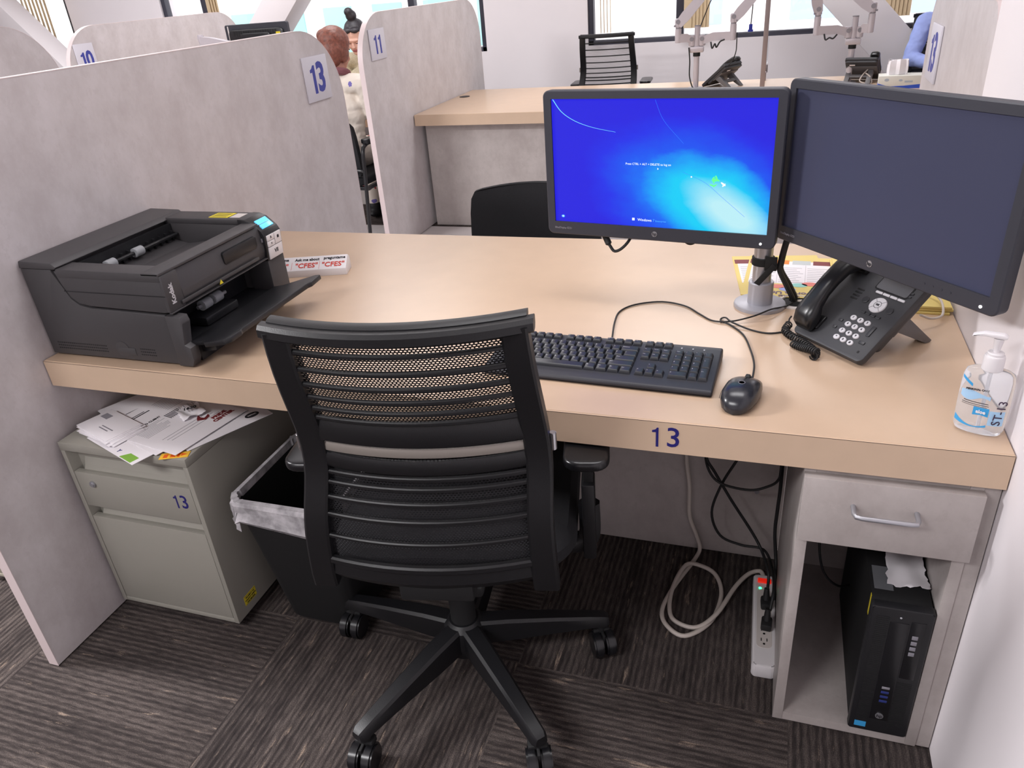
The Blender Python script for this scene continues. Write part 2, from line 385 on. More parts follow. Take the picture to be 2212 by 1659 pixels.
def tag(o, label=None, cat=None, group=None, kind=None):
    if label: o['label'] = label
    if cat: o['category'] = cat
    if group: o['group'] = group
    if kind: o['kind'] = kind
    return o
def thing(name, label, cat, loc=(0, 0, 0), rz=0, group=None):
    o = bpy.data.objects.new(name, None); COL.objects.link(o); o.empty_display_size = .05
    o.location = loc; o.rotation_euler = (0, 0, R(rz)); return tag(o, label, cat, group)
def copy_tree(o, loc, rz, label, group=None):
    c = o.copy(); COL.objects.link(c); c.location = loc; c.rotation_euler = (0, 0, R(rz)); c['label'] = label
    if group: c['group'] = group
    for ch in o.children:
        d = ch.copy(); COL.objects.link(d); d.parent = c
        for g in ch.children:
            e = g.copy(); COL.objects.link(e); e.parent = d
    return c
T = Matrix.Translation
def RX(a): return Matrix.Rotation(R(a), 4, 'X')
def RY(a): return Matrix.Rotation(R(a), 4, 'Y')
def RZ(a): return Matrix.Rotation(R(a), 4, 'Z')
def plane_mat(origin, xdir, ydir):
    x = Vector(xdir).normalized(); y = Vector(ydir).normalized(); z = x.cross(y)
    m = Matrix.Identity(4)
    for i in range(3): m[i][0], m[i][1], m[i][2], m[i][3] = x[i], y[i], z[i], origin[i]
    return m
def struct(mb, name, mats, parent=None):
    o = mb.build(name, mats, parent); o['kind'] = 'structure'; return o

DH = .72      # desk height
DW = 1.984    # desk width
DD = .999     # desk depth
DT = .066     # worktop thickness

# ------------------------------------------------------------------ the setting
b = MB()
b.quad([(-8, -4.5, 0), (4.2, -4.5, 0), (4.2, .56, 0), (-8, .56, 0)], 0)
b.quad([(-8, .56, 0), (4.2, .56, 0), (4.2, 3.36, 0), (-8, 3.36, 0)], 1)
b.quad([(-8, 3.36, 0), (4.2, 3.36, 0), (4.2, 5.75, 0), (-8, 5.75, 0)], 0)
struct(b, 'floor', [M['carpet'], M['tile']])
b = MB(); b.box((-8, -4.5, 2.75), (4.2, 5.8, 2.85)); struct(b, 'ceiling', M['ceil'])
WY = 5.6; SILL = .866; LINT = 2.35
b = MB()
b.box((-8, WY, 0), (4.2, WY + .2, SILL)); b.box((-8, WY, LINT), (4.2, WY + .2, 2.75))
for x0, x1 in ((-5.35, -4.2), (-.87, .03), (3.4, 4.2)): b.box((x0, WY, SILL), (x1, WY + .2, LINT))
struct(b, 'wall_back', M['wall'])
b = MB(); b.box((-8.2, -4.5, 0), (-8, 5.8, 2.75)); struct(b, 'wall_left', M['wall'])
b = MB(); b.box((-8, -4.7, 0), (4.2, -4.5, 2.75)); struct(b, 'wall_front', M['wall'])
b = MB(); b.box((1.984, -4.5, 0), (4.2, .712, 2.75)); struct(b, 'wall_right', M['wall'])
b = MB(); b.box((4.0, .72, 0), (4.2, 5.6, 2.75)); struct(b, 'wall_side', M['wall'])

def window(n, x0, x1, mull):
    f = MB(); fw = .045
    f.box((x0, WY + .02, SILL - .002), (x1, WY + .09, SILL + fw * .8), .003); f.box((x0, WY + .02, LINT - fw), (x1, WY + .09, LINT), .003)
    f.box((x0, WY + .02, SILL), (x0 + fw, WY + .09, LINT), .003); f.box((x1 - fw, WY + .02, SILL), (x1, WY + .09, LINT), .003)
    for mx in mull: f.box((mx - .03, WY + .02, SILL), (mx + .03, WY + .09, LINT), .003)
    o = struct(f, 'window_%d' % n, M['frame_dark']); fw = .045
    p = MB(); p.box((x0 + .02, WY + .05, SILL + .02), (x1 - .02, WY + .056, LINT - .02)); p.build('pane', M['pane'], o)
window(1, -7.9, -5.35, (-6.6,)); window(2, -4.2, -.87, (-3.71, -1.55)); window(3, .03, 3.4, (.775, 2.3))

# slanted structural braces that stand inside the window wall
def brace(n, xa, za, xb, zb, wd):
    # runs from (xa, za) at its foot to (xb, zb) at its head, wd wide measured level
    b = MB(); b.prism([(xa, za), (xa + wd, za), (xb + wd, zb), (xb, zb)], 1, 5.0, 5.25, .004)
    struct(b, 'trim_%d' % n, M['brace'])
brace(1, -4.49, 0, -7.11, 2.75, .42)
brace(2, -4.08, 0, -1.25, 2.75, .36)
brace(3, 2.89, 0, .20, 2.75, .385)
# vertical blinds drawn to the side of the windows
def blind(x0, x1, n, label, y=5.47, yaw=62):
    t = thing('vertical_blind', label, 'blind', ((x0 + x1) / 2, y, SILL + .10))
    s = MB(); h = LINT - SILL - .15; wdt = (x1 - x0)
    for i in range(n):
        cx = -wdt / 2 + (i + .5) * wdt / n
        s.box((-.0012, -.036, 0), (.0012, .036, h), mat=T((cx, 0, 0)) @ RZ(yaw))
    s.build('slats', M['blindtan'], t)
    r = MB(); r.box((-wdt / 2 - .02, -.025, h), (wdt / 2 + .02, .025, h + .045), .003); r.build('head_rail', M['white'], t)
blind(-5.80, -5.46, 7, 'tan vertical blind gathered beside the slanted brace at the far left window')
blind(-3.56, -3.44, 4, 'narrow tan vertical blind beside the dark mullion of the window behind panel 10')
blind(.155, .26, 4, 'thin tan vertical blind at the left end of the window above the task chair', yaw=8)
blind(.84, 1.0, 6, 'tan vertical blind right of the dark mullion behind the raised monitor arm')
blind(2.24, 2.40, 6, 'tan vertical blind right of the slanted brace near the person in blue')

# pale buildings across the street
def building(name, label, loc, sx, sz, mt, cols, rows, wm):
    t = thing(name, label, 'building', loc)
    a = MB(); a.box((-sx / 2, 0, 0), (sx / 2, 4, sz)); a.build('facade', mt, t)
    for i in range(cols):
        for j in range(rows):
            f = MB(); cx = -sx / 2 + (i + .5) * sx / cols; cz = (j + .5) * sz / rows + .3
            f.box((cx - .45, -.06, cz - .6), (cx + .45, .02, cz + .6), .02); f.build('window', wm, t)
M['streetwhite'] = mat('street_facade', (236, 232, 232), .8)
M['streetpane'] = mat('street_pane', (176, 196, 226), .3)
M['streetteal'] = mat('street_teal_glass', (150, 200, 200), .3)
building('building', 'white building with small blue windows seen outside the right window', (3.2, 17, -1), 9, 9, M['streetwhite'], 4, 3, M['streetpane'])
building('building', 'glass fronted building across the street outside the left window', (-10.5, 20, -1), 14, 9, M['streetwhite'], 9, 4, M['streetteal'])
b = MB(); b.box((-30, 5.9, -1.2), (30, 60, -1.0)); struct(b, 'trim_4', M['streetwhite'])

# ------------------------------------------------------------------ partition panels with number plates
def panel_outline(y0, y1, zt, r_at, r):
    # side outline in (y, z); r_at = 'far' or 'near': which top corner is rounded; small radius at the other
    pts = [(y0, .004), (y1, .004)]
    ra, rb = (r, .05) if r_at == 'far' else ((.05, r) if r_at == 'near' else (r, r))
    for k in range(13):
        a = R(90 * k / 12); pts.append((y1 - ra + ra * math.cos(a), zt - ra + ra * math.sin(a)))
    for k in range(13):
        a = R(90 + 90 * k / 12); pts.append((y0 + rb + rb * math.cos(a), zt - rb + rb * math.sin(a)))
    return pts
def partition(x0, y0, y1, zt, r_at, r, label, num=None, plate=None, face=1, th=.03):
    t = thing('partition_panel', label, 'panel', (x0, (y0 + y1) / 2, 0)); oy = (y0 + y1) / 2
    o = [(y - oy, z) for y, z in panel_outline(y0, y1, zt, r_at, r)]
    b = MB(); b.prism(o, 0, .0006, th - .0006); b.build('board', M['cement'], t)
    # pale band glued round the edge
    e = MB(); n = len(o); rings = []
    cy = sum(p[0] for p in o) / n; 
    for i in range(n):
        p, q, s = Vector(o[i - 1]), Vector(o[i]), Vector(o[(i + 1) % n])
        d = ((q - p).normalized() + (s - q).normalized()).normalized(); nrm = Vector((d.y, -d.x)) * .0016
        rings.append([Vector((0, q.x, q.y)), Vector((0, q.x + nrm.x, q.y + nrm.y)), Vector((th, q.x + nrm.x, q.y + nrm.y)), Vector((th, q.x, q.y))])
    e.loft(rings[1:] + rings[:1], caps=True); e.build('edge_band', M['white_edge'], t)
    if num:
        py0, py1, pz0, pz1 = plate
        xs = (th, th + .006) if face > 0 else (-.006, 0)
        p = MB(); p.box((xs[0], py0 - oy, pz0), (xs[1], py1 - oy, pz1), .0015); pl = p.build('sign_plate', M['plate'], t)
        xf = xs[1] + .0002 if face > 0 else xs[0] - .0002
        hh = .094; g = MB(); numerals(g, num, hh, plane_mat((xf, (py0 + py1) / 2 - oy, (pz0 + pz1) / 2 - .002), (0, face, 0), (0, 0, 1)), .215, .52, .86, bold=.0042)
        g.build('number', M['blueink'], pl)
    return t
partition(-.03, -.272, 1.572, 1.317, 'far', .25, 'long grey cement partition panel with plate 13 beside the scanner', '13', (1.318, 1.478, 1.084, 1.233), 1)
partition(-.58, 2.768, 4.60, 1.31, 'both', .26, 'upright grey partition panel with plate 11 left of the far desk', '11', (2.868, 3.052, 1.076, 1.232), 1)
partition(-2.53, 2.71, 4.46, 1.355, 'both', .27, 'grey partition panel with plate 10 behind the long panel', '10', (2.775, 2.925, 1.075, 1.262), 1)
partition(-1.43, -.272, 1.62, 1.405, 'far', .25, 'pale grey panel end rising at the left edge of the view')
partition(1.986, .722, 1.535, 1.312, 'far', .12, 'light panel beyond the right wall with a plate seen edge-on', '13', (1.295, 1.445, 1.082, 1.226), -1)

M['seam'] = mat('dark_glue_line', (70, 52, 44), .6)
# ------------------------------------------------------------------ desk of station 13
t = thing('desk', 'cream laminate desk with number 13 on its front edge, station 13', 'desk', (0, 0, 0))
b = MB(); b.box((.002, .0014, DH - DT), (DW - .002, DD, DH), .0015, 1); b.build('worktop', M['cream'], t)
b = MB(); b.box((.002, -.0006, DH - DT + .0005), (DW - .002, .0014, DH - .0012)); fb = b.build('edge_band', M['tan_edge'], t)
b = MB(); numerals(b, '13', .040, plane_mat((1.444, -.0008, .686), (1, 0, 0), (0, 0, 1)), .115, .82, 1.0, bold=.0003); b.build('number', M['navy'], fb)
b = MB(); b.box((.002, -.0008, DH - .0022), (DW - .002, .0015, DH - .0014)); b.build('seam_line', M['seam'], t)
b = MB(); b.box((.0, .517, .003), (1.683, .537, DH - DT - .001), .001); b.build('modesty_panel', M['cement_shaded'], t)
b = MB(); b.cyl((1.617, .5165, .219), (1.617, .513, .219), .006, seg=12); b.build('screw', M['silver'], t)
b = MB(); b.lathe([(.043, 0), (.043, .003), (.034, .004), (.033, .0005)], mat=T((1.664, .575, DH))); g = b.build('grommet', M['offwhite'], t)
b = MB(); b.cyl((1.664, .575, DH + .0002), (1.664, .575, DH + .0012), .033); b.build('grommet_shade_disc', M['blackmatte'], g)  # black disc stands in for the shade of an open hole

# drawer cabinet under the desk at the right wall
t = thing('drawer_cabinet', 'grey laminate cabinet with one drawer holding the computer tower', 'cabinet', (1.683, .012, 0))
b = MB(); h = DH - DT - .001
b.box((0, 0, .004), (.020, .50, h), .0008); b.box((.2535, 0, .004), (.2735, .50, h), .0008); b.box((.0201, .001, .004), (.2534, .50, .026)); b.box((.0201, .48, .0261), (.2534, .50, h)); b.box((.0201, .001, h - .02), (.2534, .48, h))
b.build('carcass', M['cement_shaded'], t)
b = MB(); b.box((.274, .004, .004), (.299, .024, h)); b.build('filler_strip', M['cement_shaded'], t)
b = MB(); b.box((.0005, -.019, .503), (.2745, -.001, h - .012), .0012); b.box((.026, 0, .52), (.248, .42, .60)); d = b.build('drawer', M['cement_shaded'], t)
b = MB(); hy = -.019; b.tube([(.083, hy, .592), (.083, hy - .022, .592), (.086, hy - .030, .592), (.094, hy - .032, .592), (.170, hy - .032, .592), (.178, hy - .030, .592), (.181, hy - .022, .592), (.181, hy, .592)], .0042, 12, smooth=False); b.build('handle', M['silver'], d)

# far desk of the row opposite
t = thing('desk', 'cream topped far desk carrying the raised monitor arms', 'desk', (-.55, 3.30, 0))
b = MB(); b.box((.004, .0014, DH - DT), (4.3, 1.03, DH), .0015, 1); b.build('worktop', M['cream'], t)
b = MB(); b.box((.004, -.0006, DH - DT + .0005), (4.3, .0014, DH - .0012)); b.build('edge_band', M['tan_edge'], t)
b = MB(); b.box((.03, .09, .003), (4.3, .11, DH - DT - .001)); b.build('modesty_panel', M['cement_shaded'], t)
b = MB(); b.lathe([(.036, 0), (.036, .003), (.03, .004), (.0, .004)], mat=T((.07, .70, DH))); b.build('grommet', M['blackplastic'], t)
t = thing('desk', 'far desk of station 11 mostly hidden behind the long panel', 'desk', (-2.49, 3.30, 0))
b = MB(); b.box((.004, 0, DH - DT), (1.90, 1.03, DH), .0015, 1); b.build('worktop', M['cream'], t)
b = MB(); b.box((.03, .55, .003), (1.90, .57, DH - DT - .001)); b.build('modesty_panel', M['cement_shaded'], t)
# ------------------------------------------------------------------ document scanner
t = thing('document_scanner', 'charcoal desktop document scanner with its feed tray open on the desk', 'scanner', (.0, .0, DH))
SY0, SY1 = .032, .452
def S(mb, pts, y0, y1, bev=0, mi=0): return mb.prism(pts, 1, y0, y1, bev, mi=mi)
seam = [(.092, .212), (.108, .18), (.122, .150), (.140, .136), (.17, .131), (.372, .126)]
# L-shaped body: sides and the tall rear
b = MB()
side = [(.006, .006), (.374, .006), (.372, .118)] + [(x, z - .002) for x, z in seam[::-1]] + [(.092, .216), (.004, .216)]
S(b, side, SY0, SY0 + .03, .002)
S(b, [(.006, .006), (.30, .006), (.30, .118), (.14, .126), (.092, .2), (.092, .216), (.004, .216)], SY0 + .0305, SY1 - .0605, .0)
S(b, side, SY1 - .06, SY1, .002)
b.build('body', M['scan'], t)
b = MB(); S(b, [(.002, .2165), (.106, .2165), (.112, .222), (.100, .232), (.006, .234)], SY0 - .002, SY1 + .002, .003); b.build('rear_cover', M['scan'], t)
b = MB()
for r, (n0, n1) in enumerate(((0, 24), (0, 24), (0, 24))):
    for i in range(n0, n1): b.box((.03 + i * .0062, SY0 - .0004, .021 + r * .007), (.0338 + i * .0062, SY0 + .0015, .0235 + r * .007))
    for i in range(8): b.box((.272 + i * .0055, SY0 - .0004, .021 + r * .007), (.2754 + i * .0055, SY0 + .0015, .0235 + r * .007))
b.build('vent', M['scandark'], t)
b = MB(); b.cyl((.222, SY0 - .001, .032), (.222, SY0 + .004, .032), .019, seg=24); b.box((.210, SY0 - .0015, .018), (.258, SY0 + .003, .036), .0015); b.build('cable_port', M['scan'], t)
# post at the feed mouth, near side, and recess walls
b = MB(); b.prism([(.374, .004), (.41, .004), (.418, .02), (.418, .05), (.404, .056), (.416, .108), (.412, .122), (.374, .124)], 1, SY0 - .004, SY0 + .022, .002); b.build('post', M['scan'], t)
b = MB(); b.box((.30, SY0 + .03, .004), (.306, SY1 - .06, .122)); b.box((.3061, SY0 + .03, .004), (.41, SY1 - .06, .044)); b.build('feed_recess', M['scandark'], t)
# upper module: frame round the output bay
b = MB(); z0, z1 = .134, .212
lid = [(x + .002, z + .003) for x, z in seam[1:]] + [(.388, .131), (.384, .212), (.100, .214)]
S(b, lid, SY0 - .001, SY0 + .048, .002)
S(b, [(.340, .131), (.388, .131), (.392, .150), (.392, .162), (.384, .21), (.345, .212)], SY0 + .0485, SY1 - .062, .0015)
S(b, lid, SY1 - .0615, SY1 - .012, .002)
S(b, [(.115, .172), (.130, .150), (.342, .150), (.342, .160), (.16, .162)], SY0 + .049, SY1 - .062)
up = b.build('upper_module', M['scan'], t)
b = MB(); b.box((.108, SY0 - .0022, .199), (.388, SY0 + .0475, .2185), .002); b.box((.342, SY0 - .0022, .2125), (.389, SY1 - .066, .219), .0018); b.box((.100, SY1 - .062, .2125), (.352, SY1 + .002, .2275), .003); b.build('lid_rim', M['scan'], up)
b = MB(); b.prism([(.17, .162), (.335, .185), (.335, .188), (.17, .166)], 1, SY0 + .06, SY1 - .075, .001); b.build('output_tray', M['scan'], up)
b = MB(); b.prism([(.30, .1885), (.336, .1885), (.336, .192), (.30, .1905)], 1, SY0 + .14, SY0 + .30, .0008); b.build('tray_tab', M['scandark'], up)
b = MB(); b.box((.1085, SY0 + .049, .168), (.118, SY1 - .063, .213)); 
for i in range(14): b.box((.118, SY0 + .06 + i * .022, .172 + .0), (.126, SY0 + .064 + i * .022, .196))
b.cyl((.132, SY0 + .052, .187), (.132, SY1 - .066, .187), .0045, seg=10); b.build('exit_guides', M['scandark'], up)
for yy in (SY0 + .11, SY0 + .20):
    b = MB(); b.cyl((.132, yy, .187), (.132, yy + .028, .187), .0115, seg=16, bev=.001); b.build('roller', M['roller'], up)
b = MB(); b.prism(rrect(SY0 + .20, .166, SY0 + .33, .196, .008), 0, .3860, .3935, .001); b.build('grip_recess', M['scandark'], up)
b = MB(); b.box((.388, SY0 - .0015, .128), (.396, SY1 - .06, .1305), .0005); b.box((.3945, SY0 + .035, .138), (.398, SY1 - .10, .146), .0015); b.build('front_lip', M['scan'], up)
b = MB(); b.text('Kodak', .017, plane_mat((.3930, SY0 + .018, .168), (0, 0, 1), (0, -1, 0)), bold=.0006); b.build('logo', M['phonekey'], up)
b = MB(); b.box((.384, SY0 - .0012, .131), (.3928, SY0 + .047, .212), .001); b.build('corner_cap', M['scan'], up)
b = MB(); b.text('lilli', .014, plane_mat((.3932, SY0 + .355, .176), (0, 1, 0), (0, 0, 1)), bold=.0002); b.build('mark', M['greyink'], up)
b = MB(); b.box((.112, SY0 - .0016, .1665), (.3905, SY0 + .001, .1685)); b.box((.386, SY0 + .05, .1665), (.3895, SY1 - .068, .1685)); b.build('groove', M['scandark'], up)
# triangle warning mark and labels on the lid
b = MB(); b.prism([(SY0 + .16, .134), (SY0 + .172, .134), (SY0 + .166, .144)], 0, .3975, .3990); b.build('warning_mark', M['labelyellow'], t)
b = MB(); b.box((.235, SY1 - .052, .2276), (.292, SY1 - .012, .2283)); yl = b.build('yellow_label', M['labelyellow'], t)
b = MB()
for i in range(5): b.box((.240, SY1 - .048 + i * .007, .2283), (.285, SY1 - .046 + i * .007, .2286))
b.build('print', M['ink'], yl)
b = MB(); b.box((.297, SY1 - .050, .2276), (.327, SY1 - .014, .2283)); b.build('blank_label', M['offwhite'], t)
# control column at the far front corner
b = MB()
prof = [(.330, .2275), (.350, .227), (.368, .2205), (.393, .1985), (.400, .186), (.3985, .155), (.3955, .122), (.340, .122), (.33, .18)]
S(b, prof, SY1 - .066, SY1 + .004, .002); cc = b.build('control_panel', M['scandark'], t)
def onprof(u0, u1, off, thick):
    # strip of the convex front between two profile points
    def P(u):
        i = min(int(u), len(prof) - 2); f = u - i; a, c = prof[i], prof[i + 1]; return Vector((a[0] + (c[0] - a[0]) * f, a[1] + (c[1] - a[1]) * f))
    a, c = P(u0), P(u1); d = (c - a).normalized(); n = Vector((-d.y, d.x)); n = n if n.x > 0 else -n
    return a, c, n
def cpanel(u0, u1, y0, y1, m, nm):
    a, c, n = onprof(u0, u1, 0, 0); a2, c2 = a + n * .0032, c + n * .0032
    b = MB(); b.prism([tuple(a), tuple(c), tuple(c2), tuple(a2)], 1, y0, y1, .0006); return b.build(nm, M[m], cc)
cpanel(2.08, 2.92, SY1 - .054, SY1 - .008, 'lcd', 'display')
cpanel(4.03, 4.49, SY1 - .060, SY1 - .031, 'white', 'button'); cpanel(4.53, 4.98, SY1 - .060, SY1 - .031, 'white', 'button'); cpanel(4.03, 4.98, SY1 - .029, SY1 - .002, 'white', 'button')
cpanel(5.03, 5.95, SY1 - .060, SY1 - .002, 'white', 'start_button')
b = MB(); b.text('VII', .015, plane_mat((.4008, SY1 - .030, .140), (0, 1, 0), (.09, 0, 1))); b.text('^', .016, plane_mat((.4034, SY1 - .045, .176), (0, 1, 0), (0, 0, 1))); b.text('v', .010, plane_mat((.4024, SY1 - .045, .1635), (0, 1, 0), (0, 0, 1))); b.box((.4022, SY1 - .019, .169), (.4034, SY1 - .012, .176)); b.build('button_marks', M['ink'], cc)
b = MB(); S(b, [(.33, .004), (.388, .004), (.394, .03), (.394, .1215), (.33, .1215)], SY1 - .0655, SY1 + .003, .002); b.build('column_base', M['scan'], t)
# open feed tray, sloping up and outwards
tr = plane_mat((.398, .0, .0495), (0, 1, 0), (math.cos(R(11)), 0, math.sin(R(11))))
b = MB(); Y0, Y1 = .050, .395
b.prism([(Y0, 0), (Y1 - .012, 0), (Y1 - .012, .03), (Y1 + .030, .105), (Y1 + .026, .120), (Y1 - .030, .128), (Y1 - .04, .122), (Y0 + .035, .122), (Y0 + .026, .128), (Y0 - .01, .128), (Y0 - .022, .116), (Y0 - .022, .062), (Y0 - .006, .05)], 2, -.006, .006, .002, mat=tr); ft = b.build('feed_tray', M['scandark'], t)
for yy in (Y0 + .02, Y1 - .05):
    b = MB(); b.prism([(yy, .0), (yy + .003, .0), (yy + .003, .045), (yy, .045)], 2, .0062, .030, .001, mat=tr); b.build('paper_guide', M['scandark'], ft)
b = MB()
for (gy, gx) in ((Y0 + .05, .085), (Y1 - .02, .10), (Y1 - .14, .10)): b.cyl((gy, gx, .006), (gy, gx, .0068), .004, seg=10, mat=tr)
b.cyl((Y0 - .005, .105, .006), (Y0 - .005, .105, .0072), .003, seg=10, mat=tr)
b.build('peg', M['greyink'], ft)
b = MB(); b.cyl((.345, .16, .086), (.345, .262, .086), .0045, seg=10); b.build('feed_axle', M['silver'], t)
for yy in (.172, .212):
    b = MB(); b.cyl((.345, yy, .086), (.345, yy + .03, .086), .0125, seg=18, bev=.001); b.build('feed_roller', M['roller'], t)
b = MB(); b.box((.31, .15, .045), (.37, .27, .066), .004); b.build('feed_block', M['scandark'], t)

# long folded card with red lettering behind the scanner
t = thing('table_sign', 'long white folded card with red lettering behind the scanner tray', 'sign', (.455, .655, DH), 16.6)
b = MB(); L = .30
b.prism([(-.031, .0), (.031, 0), (.029, .036), (.012, .046), (-.031, .020)], 0, -L, 0, .001); b.build('card', M['white'], t)
nx = (1, 0, 0); sl = Vector((0, .043, .026)).normalized()
def onslope(u, s): return (u, -.031 + sl.y * s - sl.z * .0006, .020 + sl.z * s + sl.y * .0006)
b = MB()
for u in (-.038, -.115, -.20, -.27): b.text('"CFES"', .023, plane_mat(onslope(u, .016), nx, sl), bold=.0004)
for u in (-.078, -.158, -.238):
    b.tube([onslope(u, .003), onslope(u, .03)], .0004, 6, smooth=False)
b.build('red_lettering', M['red'], t)
b = MB(); b.text('preguntame', .013, plane_mat(onslope(-.036, .040), nx, sl), bold=.0003); b.text('Ask me about', .0125, plane_mat(onslope(-.115, .038), nx, sl), bold=.0003); b.text('preguntame', .013, plane_mat(onslope(-.20, .040), nx, sl), bold=.0003)
b.build('black_lettering', M['ink'], t)
# ------------------------------------------------------------------ task chair
def hw(z):   # half width of the chair back at height z
    return .198 + (.99 - z) * .062
def bow(z): return math.exp(-((z - .77) / .13) ** 2)
def XC(z): return .014 + .016 * (z - .45) / .54 + .010 * bow(z)
def zz(z): return z - .024 * bow(z)
SC = .028
def yb(z): return -.205 - .106 * (z - .47) + .036 * bow(z)
def bk(u, z, off=0.0):
    # point on the hollow of the back; u -1..1, bulging away from the sitter
    return Vector((XC(z) + u * hw(z), yb(z) - .042 * (1 - u * u) + off, zz(z)))
def slat(mb, z, tz, ty, off=0, u=.86, n=16, mi=0, sag=0.0):
    rings = []
    for i in range(n + 1):
        uu = -u + 2 * u * i / n; dz = -sag * (1 - (uu / u) ** 2)
        c = bk(uu, z + dz, off); rings.append([c + Vector((0, a * ty / 2, bz * tz / 2)) for a, bz in ((-1, -.55), (-.55, -1), (.55, -1), (1, -.55), (1, .55), (.55, 1), (-.55, 1), (-1, .55))])
    return mb.loft(rings, mi)
def make_chair(label, group=None, plain=False):
    t = thing('task_chair', label, 'chair', (0, 0, 0), 0, group)
    # uprights and crossbars of the back frame
    for s in (-1, 1):
        b = MB(); rings = []
        for i in range(17):
            z = .445 + (.995 - .445) * i / 16; c = bk(s * .90, z); wx = .046 - .006 * (i / 16); wy = .034
            if i == 0: wy = .026
            x = XC(z) + s * (hw(z) - wx / 2); y = yb(z) - .006
            k = .18
            rings.append([Vector((x + a * wx / 2, y + bz * wy / 2, zz(z))) for a, bz in ((-1, -1 + k), (-1 + k, -1), (1 - k, -1), (1, -1 + k), (1, 1 - k), (1 - k, 1), (-1 + k, 1), (-1, 1 - k))])
        b.loft(rings); b.build('upright', M['chairplastic'], t)
    b = MB(); slat(b, .994, .022, .030, -.004, 1.04); slat(b, 1.003, .012, .026, .014, .99); b.build('top_rail', M['chairplastic'], t)
    if not plain: b = MB(); slat(b, .818, .040, .010, -.001, .88); b.build('upper_band', M['chairplastic'], t)
    if not plain: b = MB(); slat(b, .757, .028, .010, -.001, .88, sag=.004); b.build('middle_band', M['chairplastic'], t)
    if not plain: b = MB(); slat(b, .783, .017, .006, .000, .84, mi=0); b.build('lumbar_strip', M['lumbar'], t, label='silver grey lumbar strip')
    for z in ((.950, .908, .868, .830, .794, .760) if plain else (.962, .932, .905, .882, .861, .843)): 
        b = MB(); slat(b, z, .0075, .008, 0, .88); b.build('slat', M['chairplastic'], t)
    for z in (.727, .704, .670, .630, .578):
        b = MB(); slat(b, z, .0085, .009, 0, .88); b.build('slat', M['chairplastic'], t)
    b = MB(); slat(b, .517, .016, .014, -.001, .9); b.build('lower_rail', M['chairplastic'], t)
    b = MB()
    rings = []
    for i in range(17):
        u = -.9 + 1.8 * i / 16; a, c = bk(u, .508, -.001), bk(u, .455 + .006 * u * u, .012); mid = bk(u, .482, -.005); dd = Vector((0, .008, 0))
        rings.append([a, mid, c, c + Vector((0, .012, .002)), mid + dd, a + dd])
    b.loft(rings); b.build('lower_shell', M['chairplastic'], t)
    # mesh sheet in front of the slats
    b = MB(); tb = bmesh.new(); nz, nu = 24, 20
    G = [[tb.verts.new(bk(-.86 + 1.72 * j / nu, .50 + .49 * i / nz, .0085)) for j in range(nu + 1)] for i in range(nz + 1)]
    for i in range(nz):
        for j in range(nu): tb.faces.new([G[i][j], G[i][j + 1], G[i + 1][j + 1], G[i + 1][j]])
    b.add(tb); b.build('back_mesh', M['mesh_open'] if plain else M['mesh'], t)
    for s in (-1, 1):
        b = MB(); z = .785; b.cyl((XC(z) + s * (hw(z) + .004), yb(z) - .006, zz(z) - .016), (XC(z) + s * (hw(z) + .004), yb(z) - .006, zz(z) + .016), .0065, seg=14, bev=.001); b.build('pin', M['chrome'], t, label='chrome pin')
    # seat
    b = MB(); rings = []
    out = rrect(-.245, -.17, .245, .285, .09, 6)
    for z, k in ((.425, .90), (.432, .96), (.45, 1.0), (.468, .985), (.480, .93), (.484, .80)):
        rings.append([Vector((SC + x * k, .055 + (y - .055) * k, z - .018 * max(0, (y - .2)) / .085 * .6)) for x, y in out])
    b.loft(rings); b.build('seat', M['fabric'], t)
    b = MB(); b.box((-.17, -.15, .405), (.22, .22, .428), .008); b.box((-.06, -.12, .365), (.08, .14, .405), .012)
    b.box((-.06, -.205, .405), (.10, -.13, .43), .008); b.box((-.05, -.235, .425), (.09, -.195, .475), .006)
    b.build('mechanism', M['blackmatte'], t)
    for s in (-1, 1):
        b = MB(); q = SC + s * .268; b.tube([(q, -.03, .50), (q, -.03, .425), (q - s * .015, -.03, .400), (q - s * .05, -.03, .393), (SC + s * .08, -.03, .393)], .016, 10, flat=1.4); b.box((q - .013, -.058, .375), (q + .013, -.006, .560), .005); br = b.build('arm_bracket', M['chairplastic'], t)
        b = MB(); b.box((q - .010, -.047, .54), (q + .010, -.013, .616), .003); b.prism([(q - .030, .628), (q - .026, .616), (q - .012, .598), (q + .012, .598), (q + .026, .616), (q + .030, .628)], 1, -.07, .03, .003); b.build('arm_post', M['blackmatte'], br)
        b = MB(); b.prism(rrect(q - .043, -.115, q + .043, .14, .03), 2, .629, .649, .007, 3); b.build('arm_pad', M['black'], t)
    b = MB(); b.cyl((0, 0, .12), (0, 0, .26), .029); b.cyl((0, 0, .26), (0, 0, .37), .016); b.build('gas_column', M['blackmatte'], t)
    b = MB(); b.lathe([(.030, .05), (.046, .06), (.052, .09), (.046, .135), (.034, .148), (.0, .148)]); hub = b.build('base_hub', M['chairplastic'], t)
    return t, hub
M['lumbar'] = mat('lumbar_grey', (150, 143, 136), .45, metal=.3)
